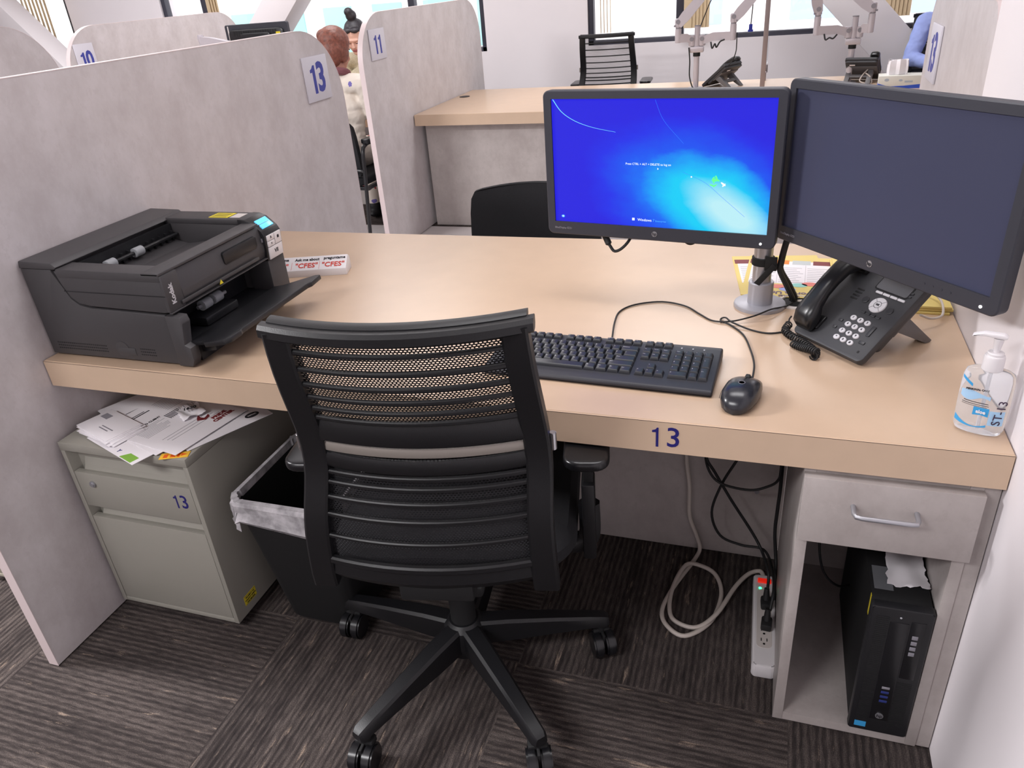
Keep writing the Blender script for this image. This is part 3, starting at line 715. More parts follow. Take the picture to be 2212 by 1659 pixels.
def add_base(t, angs):
    for a in angs:
        b = MB(); m = RZ(a)
        rings = []
        for i, (x, zt, zb, w_) in enumerate(((.03, .142, .078, .052), (.10, .138, .078, .050), (.20, .126, .080, .044), (.29, .113, .080, .038), (.325, .107, .079, .036), (.334, .101, .081, .027))):
            rings.append([Vector((x, a_ * w_ / 2, z)) for a_, z in ((-1, zb + .004), (-.7, zb), (.7, zb), (1, zb + .004), (.86, zt - .006), (.6, zt), (-.6, zt), (-.86, zt - .006))])
        b.loft(rings, mat=m); leg = b.build('base_arm', M['chairplastic'], t)
    for k, a in enumerate(angs):
        sw = R((-98, -78, -72, 95, -100)[k])
        cx, cy = .315 * math.cos(R(a)), .315 * math.sin(R(a))
        mm = T((cx, cy, 0)) @ Matrix.Rotation(sw, 4, 'Z')
        b = MB()
        for s in (-1, 1):
            b.cyl((.018, s * .0035, .0325), (.018, s * .026, .0325), .032, seg=28, bev=.004, mat=mm)
        c = b.build('caster', M['black'], t)
        b = MB(); b.cyl((0, 0, .058), (0, 0, .084), .013, seg=14, mat=mm); b.box((-.010, -.003, .028), (.030, .003, .066), .001, mat=mm); b.box((-.013, -.020, .052), (.012, .020, .070), .004, mat=mm)
        b.build('caster_fork', M['blackmatte'], c)
ch, hub = make_chair('black mesh-back task chair pulled up to desk 13')
add_base(ch, (-123, -54, 10.6, 84, 163))
ch.location = (1.0, -.005, 0); ch.rotation_euler = (0, 0, R(11.7))
ch2, hub2 = make_chair('black mesh task chair behind the far desk, against the window wall', plain=True)
add_base(ch2, (-123, -54, 10.6, 84, 163))
ch2.location = (.295, 5.10, 0); ch2.rotation_euler = (0, 0, R(4))
# ------------------------------------------------------------------ monitors
def make_monitor(label, scr, arcs, group=None):
    # local: x right, y depth (front at 0, looking -y), z up, origin at the middle of the back plate
    t = thing('monitor', label, 'monitor', (0, 0, 0), 0, group); W2, H2 = .2575, .158
    b = MB(); o = rrect(-W2, -H2, W2, H2, .014); i_ = [(-.2385, -.128), (.2385, -.128), (.2385, .1405), (-.2385, .1405)]
    # bezel ring built from four bars plus body behind
    def clampi(p): return (max(-.2387, min(.2387, p[0])), max(-.1282, min(.1407, p[1])))
    oi = rrect(-W2 + .0022, -H2 + .0022, W2 - .0022, H2 - .0022, .012)
    b.loft([[Vector((x, y, z)) for x, z in pts] for pts, y in ((oi, .022), (o, .019), (o, -.0020), (oi, -.0042))] + [[Vector((*clampi(p)[:1], -.0045, clampi(p)[1])) for p in o], [Vector((clampi(p)[0], .0004, clampi(p)[1])) for p in o]])
    b.build('bezel', M['bezel'], t)
    b = MB(); b.prism(rrect(-.225, -.13, .225, .125, .03), 1, .022, .034, .006); b.prism(rrect(-.12, -.09, .12, .10, .02), 1, .034, .046, .004); bc = b.build('back_shell', M['black'], t)
    b = MB()
    for k in range(18): b.box((-.17 + k * .02, .0335, .085), (-.158 + k * .02, .0346, .115))
    b.build('vent', M['blackmatte'], bc)
    # screen
    b = MB(); tb = bmesh.new(); uvl = tb.loops.layers.uv.new('UVMap')
    vs = [tb.verts.new(p) for p in ((-.2386, -.0006, -.1281), (.2386, -.0006, -.1281), (.2386, -.0006, .1406), (-.2386, -.0006, .1406))]
    f = tb.faces.new(vs)
    for l, u in zip(f.loops, ((0, 0), (1, 0), (1, 1), (0, 1))): l[uvl].uv = u
    me = bpy.data.meshes.new('screen'); tb.to_mesh(me); tb.free(); me.materials.append(scr)
    so = bpy.data.objects.new('screen', me); COL.objects.link(so); so.parent = t
    def fr(x, z, y=-.0050): return plane_mat((x, y, z), (1, 0, 0), (0, 0, 1))
    b = MB(); b.cyl((0, -.0044, -.1425), (0, -.0052, -.1425), .0062, seg=24); lg = b.build('badge', M['silver'], t)
    b = MB(); b.text('hp', .010, fr(0, -.1422, -.0056) @ Matrix.Shear('XZ', 4, (0, 0)) , bold=.0001); b.build('lettering', M['ink'], lg)
    b = MB(); b.text('EliteDisplay E221', .0062, fr(-.2395, -.1425), align='LEFT'); b.build('lettering', M['greyink'], t)
    b = MB(); b.cyl((.228, -.0042, -.147), (.228, -.0056, -.147), .0026, seg=14); b.build('power_light', M['led_white'], t)
    b = MB()
    for k in range(4): b.cyl((.12 + k * .017, -.0043, -.1425), (.12 + k * .017, -.0050, -.1425), .002, seg=10)
    b.build('button', M['bezel'], t)
    if arcs:
        X = lambda u, v: (-.2386 + .4772 * u, -.0011, -.1281 + .2687 * v)
        g = MB()
        g.tube([X(.008, .995), X(.05, .90), X(.115, .83), X(.20, .782), X(.31, .748)], lambda f: .0009 * (1 - .7 * f), 6, mi=0, n=8)
        g.tube([X(.49, .99), X(.53, .84), X(.62, .67)], .00035, 5, mi=3)
        g.tube([X(.62, .455), X(.72, .38), X(.80, .27), X(.90, .13)], .0003, 5, mi=3)
        g.text('Press CTRL + ALT + DELETE to log on', .0062, fr(-.018, .0075, -.0011), 1, .0001)
        g.text('Windows', .0082, fr(-.024, -.1135, -.0011), 1, .0001); g.text('7', .0082, fr(-.0035, -.1135, -.0011), 2, .0001); g.text('Enterprise', .0058, fr(.0125, -.1142, -.0011), 2, .0001)
        for (qx, qz, mi) in ((-.0525, -.1125, 1), (-.0495, -.1125, 1), (-.0525, -.1155, 1), (-.0495, -.1155, 1)): g.box((qx, -.0013, qz), (qx + .0026, -.0009, qz + .0026), mi=mi)
        g.ell((-.2195, -.0010, -.116), (.0042, .0003, .0032), 2); g.ell((-.2195, -.0013, -.116), (.002, .0003, .0012), 1)
        g.prism([(.003, .001), (.003, -.0035), (.0055, -.0012)], 1, -.0013, -.0008, mi=1)
        g.build('graphics', [M['scr_arc'], M['scr_white'], M['scr_pale'], M['scr_line'], M['scr_green']], so)
        # leaf sprig with a small white bird shape
        g = MB()
        for (u, v, ru, rv, an, mi) in ((.764, .402, .0062, .0032, -10, 1), (.756, .412, .0052, .0019, -60, 1), (.770, .418, .0058, .0018, 68, 1), (.774, .404, .0055, .0018, 25, 1), (.758, .385, .0035, .0012, 60, 1), (.752, .362, .0055, .0016, 12, 1), (.764, .360, .0052, .0015, -35, 1), (.800, .374, .006, .0018, 35, 0), (.803, .366, .0045, .0016, -45, 0), (.66, .42, .0016, .0016, 0, 0)):
            g.ell(X(u, v), (ru, .0003, rv), mi, 12, rot=Euler((0, R(an), 0)))
        g.build('leaf_motif', [M['scr_white'], M['scr_green']], so)
    return t
m1 = make_monitor('lit monitor showing a blue log-on screen over desk 13', M['screen'], True)
m1.location = (1.352, .488, 1.047); m1.rotation_euler = (R(-1), 0, R(-9))
m2 = make_monitor('dark unlit monitor turned sideways at the right edge', M['darkscreen'], False)
AN = 49.0
m2.location = (1.607 + .2575 * math.cos(R(AN)), .500 - .2575 * math.sin(R(AN)), 1.058); m2.rotation_euler = (R(-1), 0, R(-AN))
m3 = copy_tree(m2, (-1.93, 3.86, 1.115), 180, 'black monitor seen from behind, yellow tag on its back, over the long panel')
b = MB(); b.box((-.20, .0335, .072), (-.165, .0349, .098)); b.build('yellow_tag', M['labelyellow'], m3)
b = MB(); b.box((.2255, .001, -.15), (.236, .0228, .15), .002); b.build('side_trim', M['offwhite'], m3)

# pole with two arms carrying the monitors of desk 13
t = thing('monitor_stand', 'silver monitor pole with round base on desk 13', 'monitor stand', (1.584, .548, DH))
b = MB(); b.lathe([(.057, 0), (.0575, .003), (.0565, .0075), (.053, .009), (.0, .009)], 40); b.build('base', M['polepaint'], t)
b = MB(); b.lathe([(.0275, .009), (.0275, .058), (.026, .060), (.0, .060)]); b.build('collar', M['polepaint'], t)
b = MB(); b.cyl((0, 0, .06), (0, 0, .43), .0205, seg=28); b.build('pole', M['silver'], t)
b = MB(); b.box((-.030, -.012, .30), (.030, .030, .36), .006); b.tube([(-.02, .02, .33), (-.10, .065, .33), (-.20, .055, .33), (-.226, .025, .328)], .016, 10); b.box((-.28, .004, .278), (-.18, .030, .378), .004); b.build('arm', M['silverpaint'], t)
b = MB(); b.tube([(.02, .02, .33), (.12, .065, .332), (.24, -.02, .335), (.252, -.145, .338), (.240, -.194, .338)], .016, 10); b.box((-.045, .046, -.05), (.045, .060, .05), .004, mat=T((.195, -.245, .338)) @ RZ(-AN)); b.build('arm', M['silverpaint'], t)
b = MB(); b.lathe([(.0212, .100), (.0245, .101), (.0245, .117), (.0212, .118)]); b.box((.004, -.029, .094), (.030, -.0225, .126), .002); b.prism([(.020, .112), (.030, .104), (-.004, .060), (-.016, .066)], 1, -.0315, -.0295, .0005); b.build('strap', M['blackmatte'], t, label='black hook-and-loop strap')
# black cable bundle and small leads
def cable(name, label, pts, r, m, parts=None, n=8):
    b = MB(); b.tube(pts, r, 10, n=n); o = b.build(name, m, None, 60); return tag(o, label, 'cable')
b = MB()
for dx, dy in ((0, 0), (.009, .004), (.004, -.008)):
    b.tube([(1.652 + dx, .577 + dy, DH + .0055), (1.652 + dx, .573 + dy, DH + .014), (1.636 + dx, .558 + dy, DH + .05), (1.620 + dx * .6, .535 + dy * .6, DH + .09), (1.619 + dx * .6, .530 + dy * .5, DH + .112), (1.627 + dx * .6, .535 + dy, DH + .16), (1.640 + dx, .550 + dy, DH + .21), (1.652 + dx, .56 + dy, DH + .26)], .0048, 8)
tag(b.build('cable_bundle', M['rubber']), 'bundle of black cables strapped to the silver monitor pole', 'cable')
b = MB(); b.tube([(1.222, .545, .925), (1.226, .53, .893)], .0035, 8, smooth=False); b.cyl((1.226, .529, .893), (1.242, .517, .866), .0075, seg=12, bev=.002); b.tube([(1.242, .517, .866), (1.256, .512, .852), (1.276, .515, .862), (1.292, .528, .885), (1.30, .545, .93)], .0035, 8)
tag(b.build('monitor_lead', M['rubber']), 'black lead with a thick ferrite hanging below the lit monitor', 'cable')
b = MB(); b.tube([(1.400, .54, .925), (1.408, .527, .885), (1.424, .520, .872), (1.440, .525, .882), (1.45, .54, .925)], .0032, 8)
tag(b.build('monitor_lead', M['rubber']), 'short dark lead looping under the middle of the lit monitor', 'cable')
# ------------------------------------------------------------------ keyboard
KB = thing('keyboard', 'black computer keyboard with number pad on desk 13', 'keyboard', (1.292, .190, DH), -2.6)
b = MB(); b.prism([(-.084, .003), (-.082, .001), (.082, .001), (.084, .006), (.082, .024), (.066, .0265), (-.060, .0145), (-.080, .0125), (-.084, .009)], 0, -.2285, .2285, .004, 3); kb = b.build('body', M['kbody'], KB)
def ktop(y): return .0145 + (y + .06) / .126 * .012
P_ = .019
def key(cx, cy, w_, d_, legend=None, host=KB):
    b = MB(); zb = ktop(cy) - .0008; hw_, hd = w_ / 2 - .0007, d_ / 2 - .0007; tp = .0024
    pts = lambda kx, ky, z, oy=0: [Vector((cx + a * kx, cy + oy + c * ky, z + c * ky * .095)) for a, c in ((-1, -1), (1, -1), (1, 1), (-1, 1))]
    b.loft([pts(hw_, hd, zb), pts(hw_, hd, zb + .0018), pts(hw_ - tp * .8, hd - tp * .7, zb + .0070, .0006), pts(hw_ - tp - .0006, hd - tp, zb + .0078, .0006)])
    if legend:
        b.text(legend, .0046 if len(legend) < 2 else .0032, T((cx - hw_ + .0036, cy + hd * .28, zb + .0084)) @ RX(5.4), 1, .00005, align='LEFT')
    return b
keys = []
def row(y, x, items, dp=P_):
    for it in items:
        wu, lg = it if isinstance(it, tuple) else (1, it)
        if lg is not None: keys.append((x + wu * P_ / 2, y, wu * P_, dp, lg))
        x += wu * P_
x0 = -.2155; ys = [.060, .0325, .0135, -.0055, -.0245, -.0435]
row(ys[0], x0, ['Esc', (1, None), 'F1', 'F2', 'F3', 'F4', (.5, None), 'F5', 'F6', 'F7', 'F8', (.5, None), 'F9', 'F10', 'F11', 'F12'], .016)
row(ys[1], x0, list('`1234567890-=') + [(2, 'Backspace')])
row(ys[2], x0, [(1.5, 'Tab')] + list('QWERTYUIOP[]') + [(1.5, '\\')])
row(ys[3], x0, [(1.75, 'Caps')] + list("ASDFGHJKL;'") + [(2.25, 'Enter')])
row(ys[4], x0, [(2.25, 'Shift')] + list('ZXCVBNM,./') + [(2.75, 'Shift')])
row(ys[5], x0, [(1.25, 'Ctrl'), (1.25, 'Win'), (1.25, 'Alt'), (6.25, ''), (1.25, 'Alt'), (1.25, 'Win'), (1.25, 'M'), (1.25, 'Ctrl')])
xn = x0 + 15 * P_ + .0065
row(ys[0], xn, ['PrtSc', 'ScrLk', 'Pause'], .016); row(ys[1], xn, ['Ins', 'Home', 'PgUp']); row(ys[2], xn, ['Del', 'End', 'PgDn']); row(ys[4], xn + P_, ['^']); row(ys[5], xn, ['<', 'v', '>'])
xm = xn + 3 * P_ + .0065
row(ys[1], xm, ['Num', '/', '*', '-']); row(ys[2], xm, list('789')); row(ys[3], xm, list('456')); row(ys[4], xm, list('123')); row(ys[5], xm, [(2, '0'), '.'])
for yy, lg in (((ys[2] + ys[3]) / 2, '+'), ((ys[4] + ys[5]) / 2, 'Ent')): keys.append((xm + 3.5 * P_, yy, P_, 2 * P_, lg))
keys.sort(key=lambda k: -k[0])
for k in keys[:98]: key(*k).build('key', [M['keycap'], M['legend']], KB, 40)
rest = MB()
for k in keys[98:]:
    bb = key(*k); tb = bmesh.new(); 
    me = bpy.data.meshes.new('k'); bb.bm.to_mesh(me); bb.bm.free(); tb.from_mesh(me); bpy.data.meshes.remove(me); rest.add(tb)
tag(rest.build('keys', M['keycap'], KB, 40), kind='stuff')
b = MB()
for k in range(3): b.cyl((.150 + k * .022, .059, .0255), (.150 + k * .022, .059, .0272), .0016, seg=10)
b.build('indicator', M['legend'], kb)
b = MB(); b.cyl((.0, .0765, .0250), (.0, .0765, .0262), .0055, seg=18); b.build('badge', M['silver'], kb)
def spl(pts, z=DH + .0024): return [(x, y, z) for x, y in pts]
tag(MB().tube([(1.288, .277, DH + .012)] + spl([(1.287, .315), (1.276, .40), (1.276, .465), (1.305, .51), (1.363, .535), (1.419, .517), (1.456, .475), (1.489, .441)]) + [(1.53, .436, DH + .006), (1.575, .455, DH + .013), (1.61, .495, DH + .014), (1.64, .535, DH + .006), (1.657, .565, DH + .005), (1.664, .575, DH + .0045)], .0019, 8).build('keyboard_cord', M['rubber'], None, 60), 'thin black keyboard cord curving over desk 13 to the pole base', 'cable')
# ------------------------------------------------------------------ mouse
MS = thing('mouse', 'black optical mouse right of the keyboard', 'mouse', (1.568, .098, DH), -12)
def mring(y, wd, h, z0, n=20, zb=.001):
    out = []
    for k in range(n):
        a = 2 * math.pi * k / n; c, s = math.cos(a), math.sin(a)
        x = wd * math.copysign(abs(c) ** .75, c); z = z0 + (h - z0) * abs(s) ** .8 if s > 0 else z0 - (z0 - zb) * abs(s) ** .5
        out.append(Vector((x, y, z)))
    return out
b = MB(); b.loft([mring(y, w_, h, z) for y, w_, h, z in ((-.0575, .004, .012, .008), (-.055, .015, .019, .010), (-.048, .0225, .028, .013), (-.035, .0285, .0355, .015), (-.015, .0318, .0395, .016), (.008, .0322, .0385, .0155), (.028, .0305, .033, .0145), (.045, .0265, .026, .013), (.054, .020, .020, .011), (.0575, .010, .0135, .009), (.0580, .002, .010, .009))])
b.build('shell', M['mousebody'], MS, 60)
b = MB(); b.cyl((-.004, .040, .0262), (.004, .040, .0262), .0075, seg=16, bev=.001); b.build('wheel', M['rubber'], MS)
b = MB(); b.tube([(-.0305, -.034, .016), (-.0335, -.01, .017), (-.0335, .01, .0165), (-.031, .03, .0155)], .0005, 6); b.tube([(.0, .05, .0237), (.0, .03, .0334), (.0, .012, .0384)], .0005, 6); b.build('seam', M['rubber'], MS)
b = MB(); b.lathe([(.006, 0), (.006, .0004), (.0052, .0004), (.0052, 0)], 20, mat=T((0, -.004, .0393))); b.build('badge', M['greyink'], MS)
b = MB(); b.box((-.006, .030, .0262), (.006, .047, .0275)); b.build('wheel_slot', M['rubber'], MS)
tag(MB().tube([(1.582, .155, DH + .010), (1.584, .175, DH + .006)] + spl([(1.585, .24), (1.576, .302), (1.557, .377), (1.525, .426), (1.507, .440), (1.506, .456)]) + [(1.516, .452, DH + .0065), (1.530, .428, DH + .0075)] + spl([(1.57, .405), (1.608, .392), (1.645, .407)]) , .0019, 8).build('mouse_cord', M['rubber'], None, 60), 'thin black mouse cord looping back beside the pole base', 'cable')
# ------------------------------------------------------------------ desk phone
PT = 38
def make_phone(label, handset=True, group=None):
    t = thing('desk_phone', label, 'telephone', (0, 0, 0), 0, group)
    sl = T((0, 0, .0215)) @ RX(PT)                       # slab plane: x across, y up the slope, z out of the face
    b = MB(); b.prism(rrect(-.086, -.012, .094, .196, .012), 2, -.016, .0, .003, mat=sl); b.prism(rrect(-.082, .03, .09, .19, .01), 2, -.030, -.014, .003, mat=sl)
    face = b.build('body', M['phonebody'], t)
    b = MB(); b.box((-.080, .075, -.0335), (.088, .150, -.028), .001, mat=sl)
    LG = [(.088, .050), (.106, .063), (.120, .070), (.196, .004), (.192, .001), (.180, .001)]
    b.prism(LG, 0, -.062, -.036, .001); b.prism(LG, 0, .058, .084, .001); b.prism([(.135, .044), (.143, .048), (.160, .034), (.152, .028)], 0, -.037, .059, .001)
    b.build('stand', M['phonegrey'], t)
    b = MB(); b.prism(rrect(.002, .143, .074, .186, .004), 2, 0, .0012, mat=sl); b.build('screen', M['phonelcd'], t)
    b = MB(); b.prism(rrect(-.0005, .1405, .0765, .1885, .005), 2, -.001, .0006, mat=sl); b.build('screen_frame', M['black'], t)
    for k in range(4):
        b = MB(); x = .010 + k * .0172; b.prism(rrect(x, .1325, x + .016, .1375, .0015), 2, 0, .0026, .0006, mat=sl); b.build('soft_key', M['phonekey'], t)
    b = MB(); b.lathe([(.0175, 0), (.0175, .0016), (.0165, .003), (.0, .003)], 36, mat=sl @ T((.036, .109, 0))); nk = b.build('navigation_ring', M['phonekey'], t)
    b = MB(); b.lathe([(.0078, .0030), (.0074, .0032), (.0068, .0030)], 30, mat=sl @ T((.036, .109, 0)), caps=False)
    for a in (45, 135, 225, 315): b.box((.0078, -.0003, .003), (.0172, .0003, .0032), mat=sl @ T((.036, .109, 0)) @ RZ(a))
    b.text('OK', .0052, sl @ T((.036, .109, .0034)), bold=.0003); b.build('marks', M['ink'], nk)
    for (x, y) in ((.004, .111), (.066, .107)):
        b = MB(); b.lathe([(.0072, 0), (.0072, .0015), (.006, .0024), (.0, .0024)], 20, mat=sl @ T((x, y, 0))); b.build('round_key', M['phonekey2'], t)
    for r in range(4):
        for c in range(3):
            x, y = .0125 + c * .0172, .0665 - r * .0168; lg = ('123', '456', '789', '*0#')[r][c]
            b = MB(); b.lathe([(.0070, 0), (.0070, .0014), (.0060, .0026), (.0, .0028)], 22, mat=sl @ T((x, y, 0)), sx=1.0, sy=.84); kk = b.build('number_key', M['phonekey'], t)
            b = MB(); b.text(lg, .0060, sl @ T((x, y, .0029)), bold=.0002); b.build('digit', M['ink'], kk)
    for (xa, ya, wx, wy) in ((-.012, .049, .009, .006), (-.013, .031, .009, .006), (.015, .083, .010, .005), (.027, .083, .010, .005), (.039, .083, .010, .005), (.051, .083, .010, .005), (.062, .042, .008, .024), (.061, .023, .013, .006), (.076, .146, .006, .004), (.076, .154, .006, .004), (-.006, .176, .005, .004), (-.006, .184, .005, .004)):
        b = MB(); b.prism(rrect(xa, ya, xa + wx, ya + wy, .0012), 2, 0, .0022, .0005, mat=sl); b.build('function_key', M['phonekey2'], t)
    b = MB(); b.box((.073, .004, 0), (.077, .009, .0006), mat=sl); b.build('microphone_hole', M['blackmatte'], t); b = MB()
    for k in range(4): b.box((-.030, .104 + k * .0075, 0), (-.014, .107 + k * .0075, .0008), mat=sl)
    b.build('speaker_slot', M['blackmatte'], t)
    if handset:
        b = MB(); rings = []
        for (y, z, wd, th) in ((.000, .010, .017, .006), (.004, .0155, .0225, .0145), (.018, .021, .0245, .020), (.034, .0265, .0245, .0185), (.048, .035, .0215, .0125), (.075, .0405, .0195, .0105), (.105, .042, .0195, .0105), (.135, .0395, .0200, .0115), (.152, .0335, .0225, .0145), (.170, .0275, .0245, .018), (.190, .022, .0245, .018), (.201, .017, .020, .011), (.204, .012, .012, .005)):
            rings.append([Vector((-.062 + wd * a, y, z + th * c)) for a, c in ((-1, -.6), (-.82, -.95), (.82, -.95), (1, -.6), (1, .45), (.78, .9), (.3, 1.0), (-.3, 1.0), (-.78, .9), (-1, .45))])
        b.loft(rings, mat=sl); b.build('handset', M['black'], t, 50)
        b = MB(); b.box((-.086, .012, -.002), (-.036, .045, .006), .003, mat=sl); b.box((-.086, .160, -.002), (-.036, .190, .010), .003, mat=sl); b.build('cradle', M['black'], t)
    return t
M['phonegrey'] = mat('phone_stand_grey', (96, 94, 96), .5); M['phonekey2'] = mat('phone_dark_key', (44, 44, 48), .4)
ph = make_phone('charcoal desk phone with handset, round pale keys, beneath the dark monitor')
ph.location = (1.718, .332, DH); ph.rotation_euler = (0, 0, R(-47.5))
# coiled handset cord: a helix wound along a path
def coil_pts(path, r, turns, per=9):
    P = spline([Vector(p) for p in path], 24); L = [0]
    for a, c in zip(P, P[1:]): L.append(L[-1] + (c - a).length)
    out = []; N = turns * per
    for i in range(N + 1):
        s = L[-1] * i / N; j = max(k for k in range(len(L)) if L[k] <= s + 1e-9); j = min(j, len(P) - 2)
        f = (s - L[j]) / max(1e-9, L[j + 1] - L[j]); p = P[j].lerp(P[j + 1], f); d = (P[j + 1] - P[j]).normalized()
        a = d.cross(Vector((0, 0, 1))).normalized(); c = a.cross(d); an = 2 * math.pi * i / per
        out.append(p + a * math.cos(an) * r + c * math.sin(an) * r)
    return out
b = MB(); z = DH + .0085
b.tube([(1.652, .452, DH + .018), (1.648, .440, DH + .016), (1.648, .425, z + .004)], .0018, 8)
b.tube(coil_pts([(1.648, .425, z + .003), (1.641, .400, z), (1.650, .376, z), (1.672, .350, z), (1.690, .320, z), (1.699, .296, z), (1.694, .280, z)], .0072, 24), .0017, 6, smooth=False)
b.tube(coil_pts([(1.700, .283, z + .010), (1.688, .296, z + .008), (1.676, .312, z + .003), (1.664, .326, z), (1.655, .338, z)], .0068, 13), .0017, 6, smooth=False)
tag(b.build('coiled_cord', M['rubber'], None, 60), 'black coiled handset cord lying beside the desk phone', 'cable')
b = MB(); b.tube([(1.90, .455, DH + .035), (1.925, .47, DH + .022), (1.95, .50, DH + .020), (1.952, .56, DH + .030), (1.925, .60, DH + .034), (1.86, .62, DH + .01)], .0026, 8)
tag(b.build('network_cord', M['cordwhite'], None, 60), 'white network cord looping behind the desk phone', 'cable')
b = MB(); b.tube([(1.80, .50, DH + .012), (1.76, .55, DH + .006), (1.72, .565, DH + .004), (1.69, .57, DH + .006), (1.67, .575, DH + .004), (1.666, .577, DH + .004)], .0022, 8); b.tube([(1.79, .53, DH + .05), (1.745, .585, DH + .010), (1.70, .575, DH + .006), (1.675, .577, DH + .005), (1.667, .575, DH + .004)], .0022, 8)
tag(b.build('network_cord', M['cordwhite'], None, 60), 'pair of white cords running into the desk hole beside the pole', 'cable')

# ------------------------------------------------------------------ yellow flyers and folders
def flyer(label, loc, rz, group=None):
    t = thing('flyer', label, 'flyer', loc, rz, group)
    b = MB(); b.box((-.108, -.140, 0), (.108, .140, .0012)); b.build('sheet', M['yellow'], t)
    # printed facing the visitor, so everything is turned about
    b = MB(); b.box((-.098, -.055, .0012), (.098, .105, .0014)); b.build('white_block', M['paper'], t)
    F = RZ(180)
    b = MB()
    for i, x in enumerate((-.082, -.030, .022, .072)): b.box((x - .022, .082, .0014), (x + .022, .112, .0016), mi=i % 3)
    b.build('picture', [M['darkred'], M['orange'], M['palepic']], t)
    for i, (x, y, m) in enumerate(((-.075, -.070, 'c1'), (-.028, -.075, 'c2'), (.02, -.062, 'c3'), (.066, -.078, 'c4'), (-.005, -.092, 'c5'), (.045, -.052, 'c2'))):
        b = MB(); b.lathe([(.019, .0014), (.019, .0017), (0, .0017)], 24, mat=T((x, y, 0)), sy=.66); b.build('spot', M[m], t)
    b = MB()
    for c, x in enumerate((-.065, 0, .065)):
        for r in range(9): b.box((x - .028, -.045 + r * .0125, .0014), (x + .028 - (r * 7 % 5) * .004, -.0435 + r * .0125, .0016))
    b.box((-.0332, -.055, .0014), (-.0326, .08, .0016)); b.box((.0326, -.055, .0014), (.0332, .08, .0016)); b.build('small_print', M['greyink'], t)
    b = MB(); b.text('Dorma Unit', .022, T((0, -.115, .0014)) @ F, bold=.0008); b.text('VEHICLES', .011, T((0, -.133, .0014)) @ F, bold=.0004); b.build('heading', M['headpurple'], t)
    return t
M['palepic'] = mat('pale_picture', (190, 196, 196), .6); M['headpurple'] = mat('purple_heading', (112, 92, 120), .6)
for n, c in (('c1', (196, 160, 220)), ('c2', (226, 130, 120)), ('c3', (150, 214, 206)), ('c4', (140, 204, 120)), ('c5', (160, 172, 230))): M[n] = mat('spot_' + n, c, .6)
flyer('yellow flyer with coloured spots, lower sheet, sticking out left behind the pole', (1.628, .752, DH), 8)
flyer('yellow flyer with coloured spots lying on top behind the silver pole', (1.652, .738, DH + .0022), -2)
t = thing('folder_stack', 'stack of yellow folders at the wall behind the dark monitor', 'folder', (1.862, .70, DH), 0)
for k in range(3):
    b = MB(); b.box((-.115, -.155, k * .0065), (.115, .15, k * .0065 + .0055), .001, mat=RZ((-1.5, 1, -.5)[k])); b.build('folder', M['yellow'], t)

# ------------------------------------------------------------------ hand sanitiser
t = thing('sanitizer_bottle', 'clear pump bottle of hand gel marked ST-13 at the right wall', 'bottle', (1.940, .068, DH), -20)
def oval(z, a, c, n=32, p=.8): return [Vector((a * math.copysign(abs(math.cos(2 * math.pi * k / n)) ** p, math.cos(2 * math.pi * k / n)), c * math.copysign(abs(math.sin(2 * math.pi * k / n)) ** p, math.sin(2 * math.pi * k / n)), z)) for k in range(n)]
b = MB(); b.loft([oval(z, a, c) for z, a, c in ((.001, .026, .015), (.004, .033, .0195), (.012, .0362, .021), (.05, .0368, .0212), (.088, .0365, .0210), (.100, .0358, .0205), (.107, .0335, .019), (.1105, .028, .0165), (.1125, .0175, .0135), (.114, .0135, .0125))]); b.build('body', M['gel'], t)
b = MB(); b.cyl((0, 0, .006), (0, 0, .11), .003, seg=10); b.build('dip_tube', M['white'], t)
b = MB(); b.lathe([(.0142, .112), (.0150, .113), (.0150, .134), (.0138, .137), (.0118, .1375), (.0118, .141), (.0105, .1425), (.0, .1425)], 28); b.build('collar', M['white'], t)
b = MB(); b.cyl((0, 0, .142), (0, 0, .165), .0042, .0075, seg=16); b.prism([(.010, .1655), (.012, .170), (.006, .1735), (-.020, .1725), (-.036, .166), (-.036, .1635), (-.018, .1665)], 1, -.0065, .0065, .002); b.build('pump', M['white'], t)
def onb(x, z, off=.0006):  # front of the bottle (-y side)
    a, c, p = .0368, .0212, .8
    yy = c * max(0.0, 1 - min(1, abs(x / a)) ** (2 / p)) ** (p / 2); return Vector((x, -yy - off, z))
def patch(mb, x0, x1, zf0, zf1, mi=0, off=.0006, n=14):
    tb = bmesh.new(); A = []; 
    for i in range(n + 1):
        x = x0 + (x1 - x0) * i / n; f = i / n; A.append((tb.verts.new(onb(x, zf0(f), off)), tb.verts.new(onb(x, zf1(f), off))))
    for (a, c), (d, e) in zip(A, A[1:]): tb.faces.new([a, d, e, c])
    mb.add(tb, mi)
lb = MB()
patch(lb, -.034, .012, lambda f: .020 - .004 * math.sin(f * 3), lambda f: .030 - .012 * math.sin(f * 2.6), 0)
patch(lb, -.034, -.018, lambda f: .096 - .010 * f, lambda f: .101 - .010 * f, 0)
patch(lb, -.010, .012, lambda f: .040 - .004 * abs(f - .5), lambda f: .053 + .0 * f, 0)
patch(lb, -.032, .010, lambda f: .066 - .004 * math.sin(f * 6), lambda f: .077 + .003 * math.sin(f * 5), 1)
patch(lb, .013, .033, lambda f: .024, lambda f: .050, 1)
lb.build('label', [M['bluelabel'], mat('pale_blue_label', (168, 206, 238), .5)], t)
b = MB()
patch(b, -.026, .009, lambda f: .0600, lambda f: .0612, 0, .0008); patch(b, -.028, .010, lambda f: .0565, lambda f: .0575, 0, .0008); patch(b, -.028, .008, lambda f: .0538, lambda f: .0545, 0, .0008)
b.build('print', M['ink'], t); b = MB(); b.text('PERSONAL CARE', .0042, plane_mat(onb(-.010, .083, .0012), (.98, .14, 0), (0, 0, 1)), bold=.0002)
b.build('lettering', M['ink'], t)
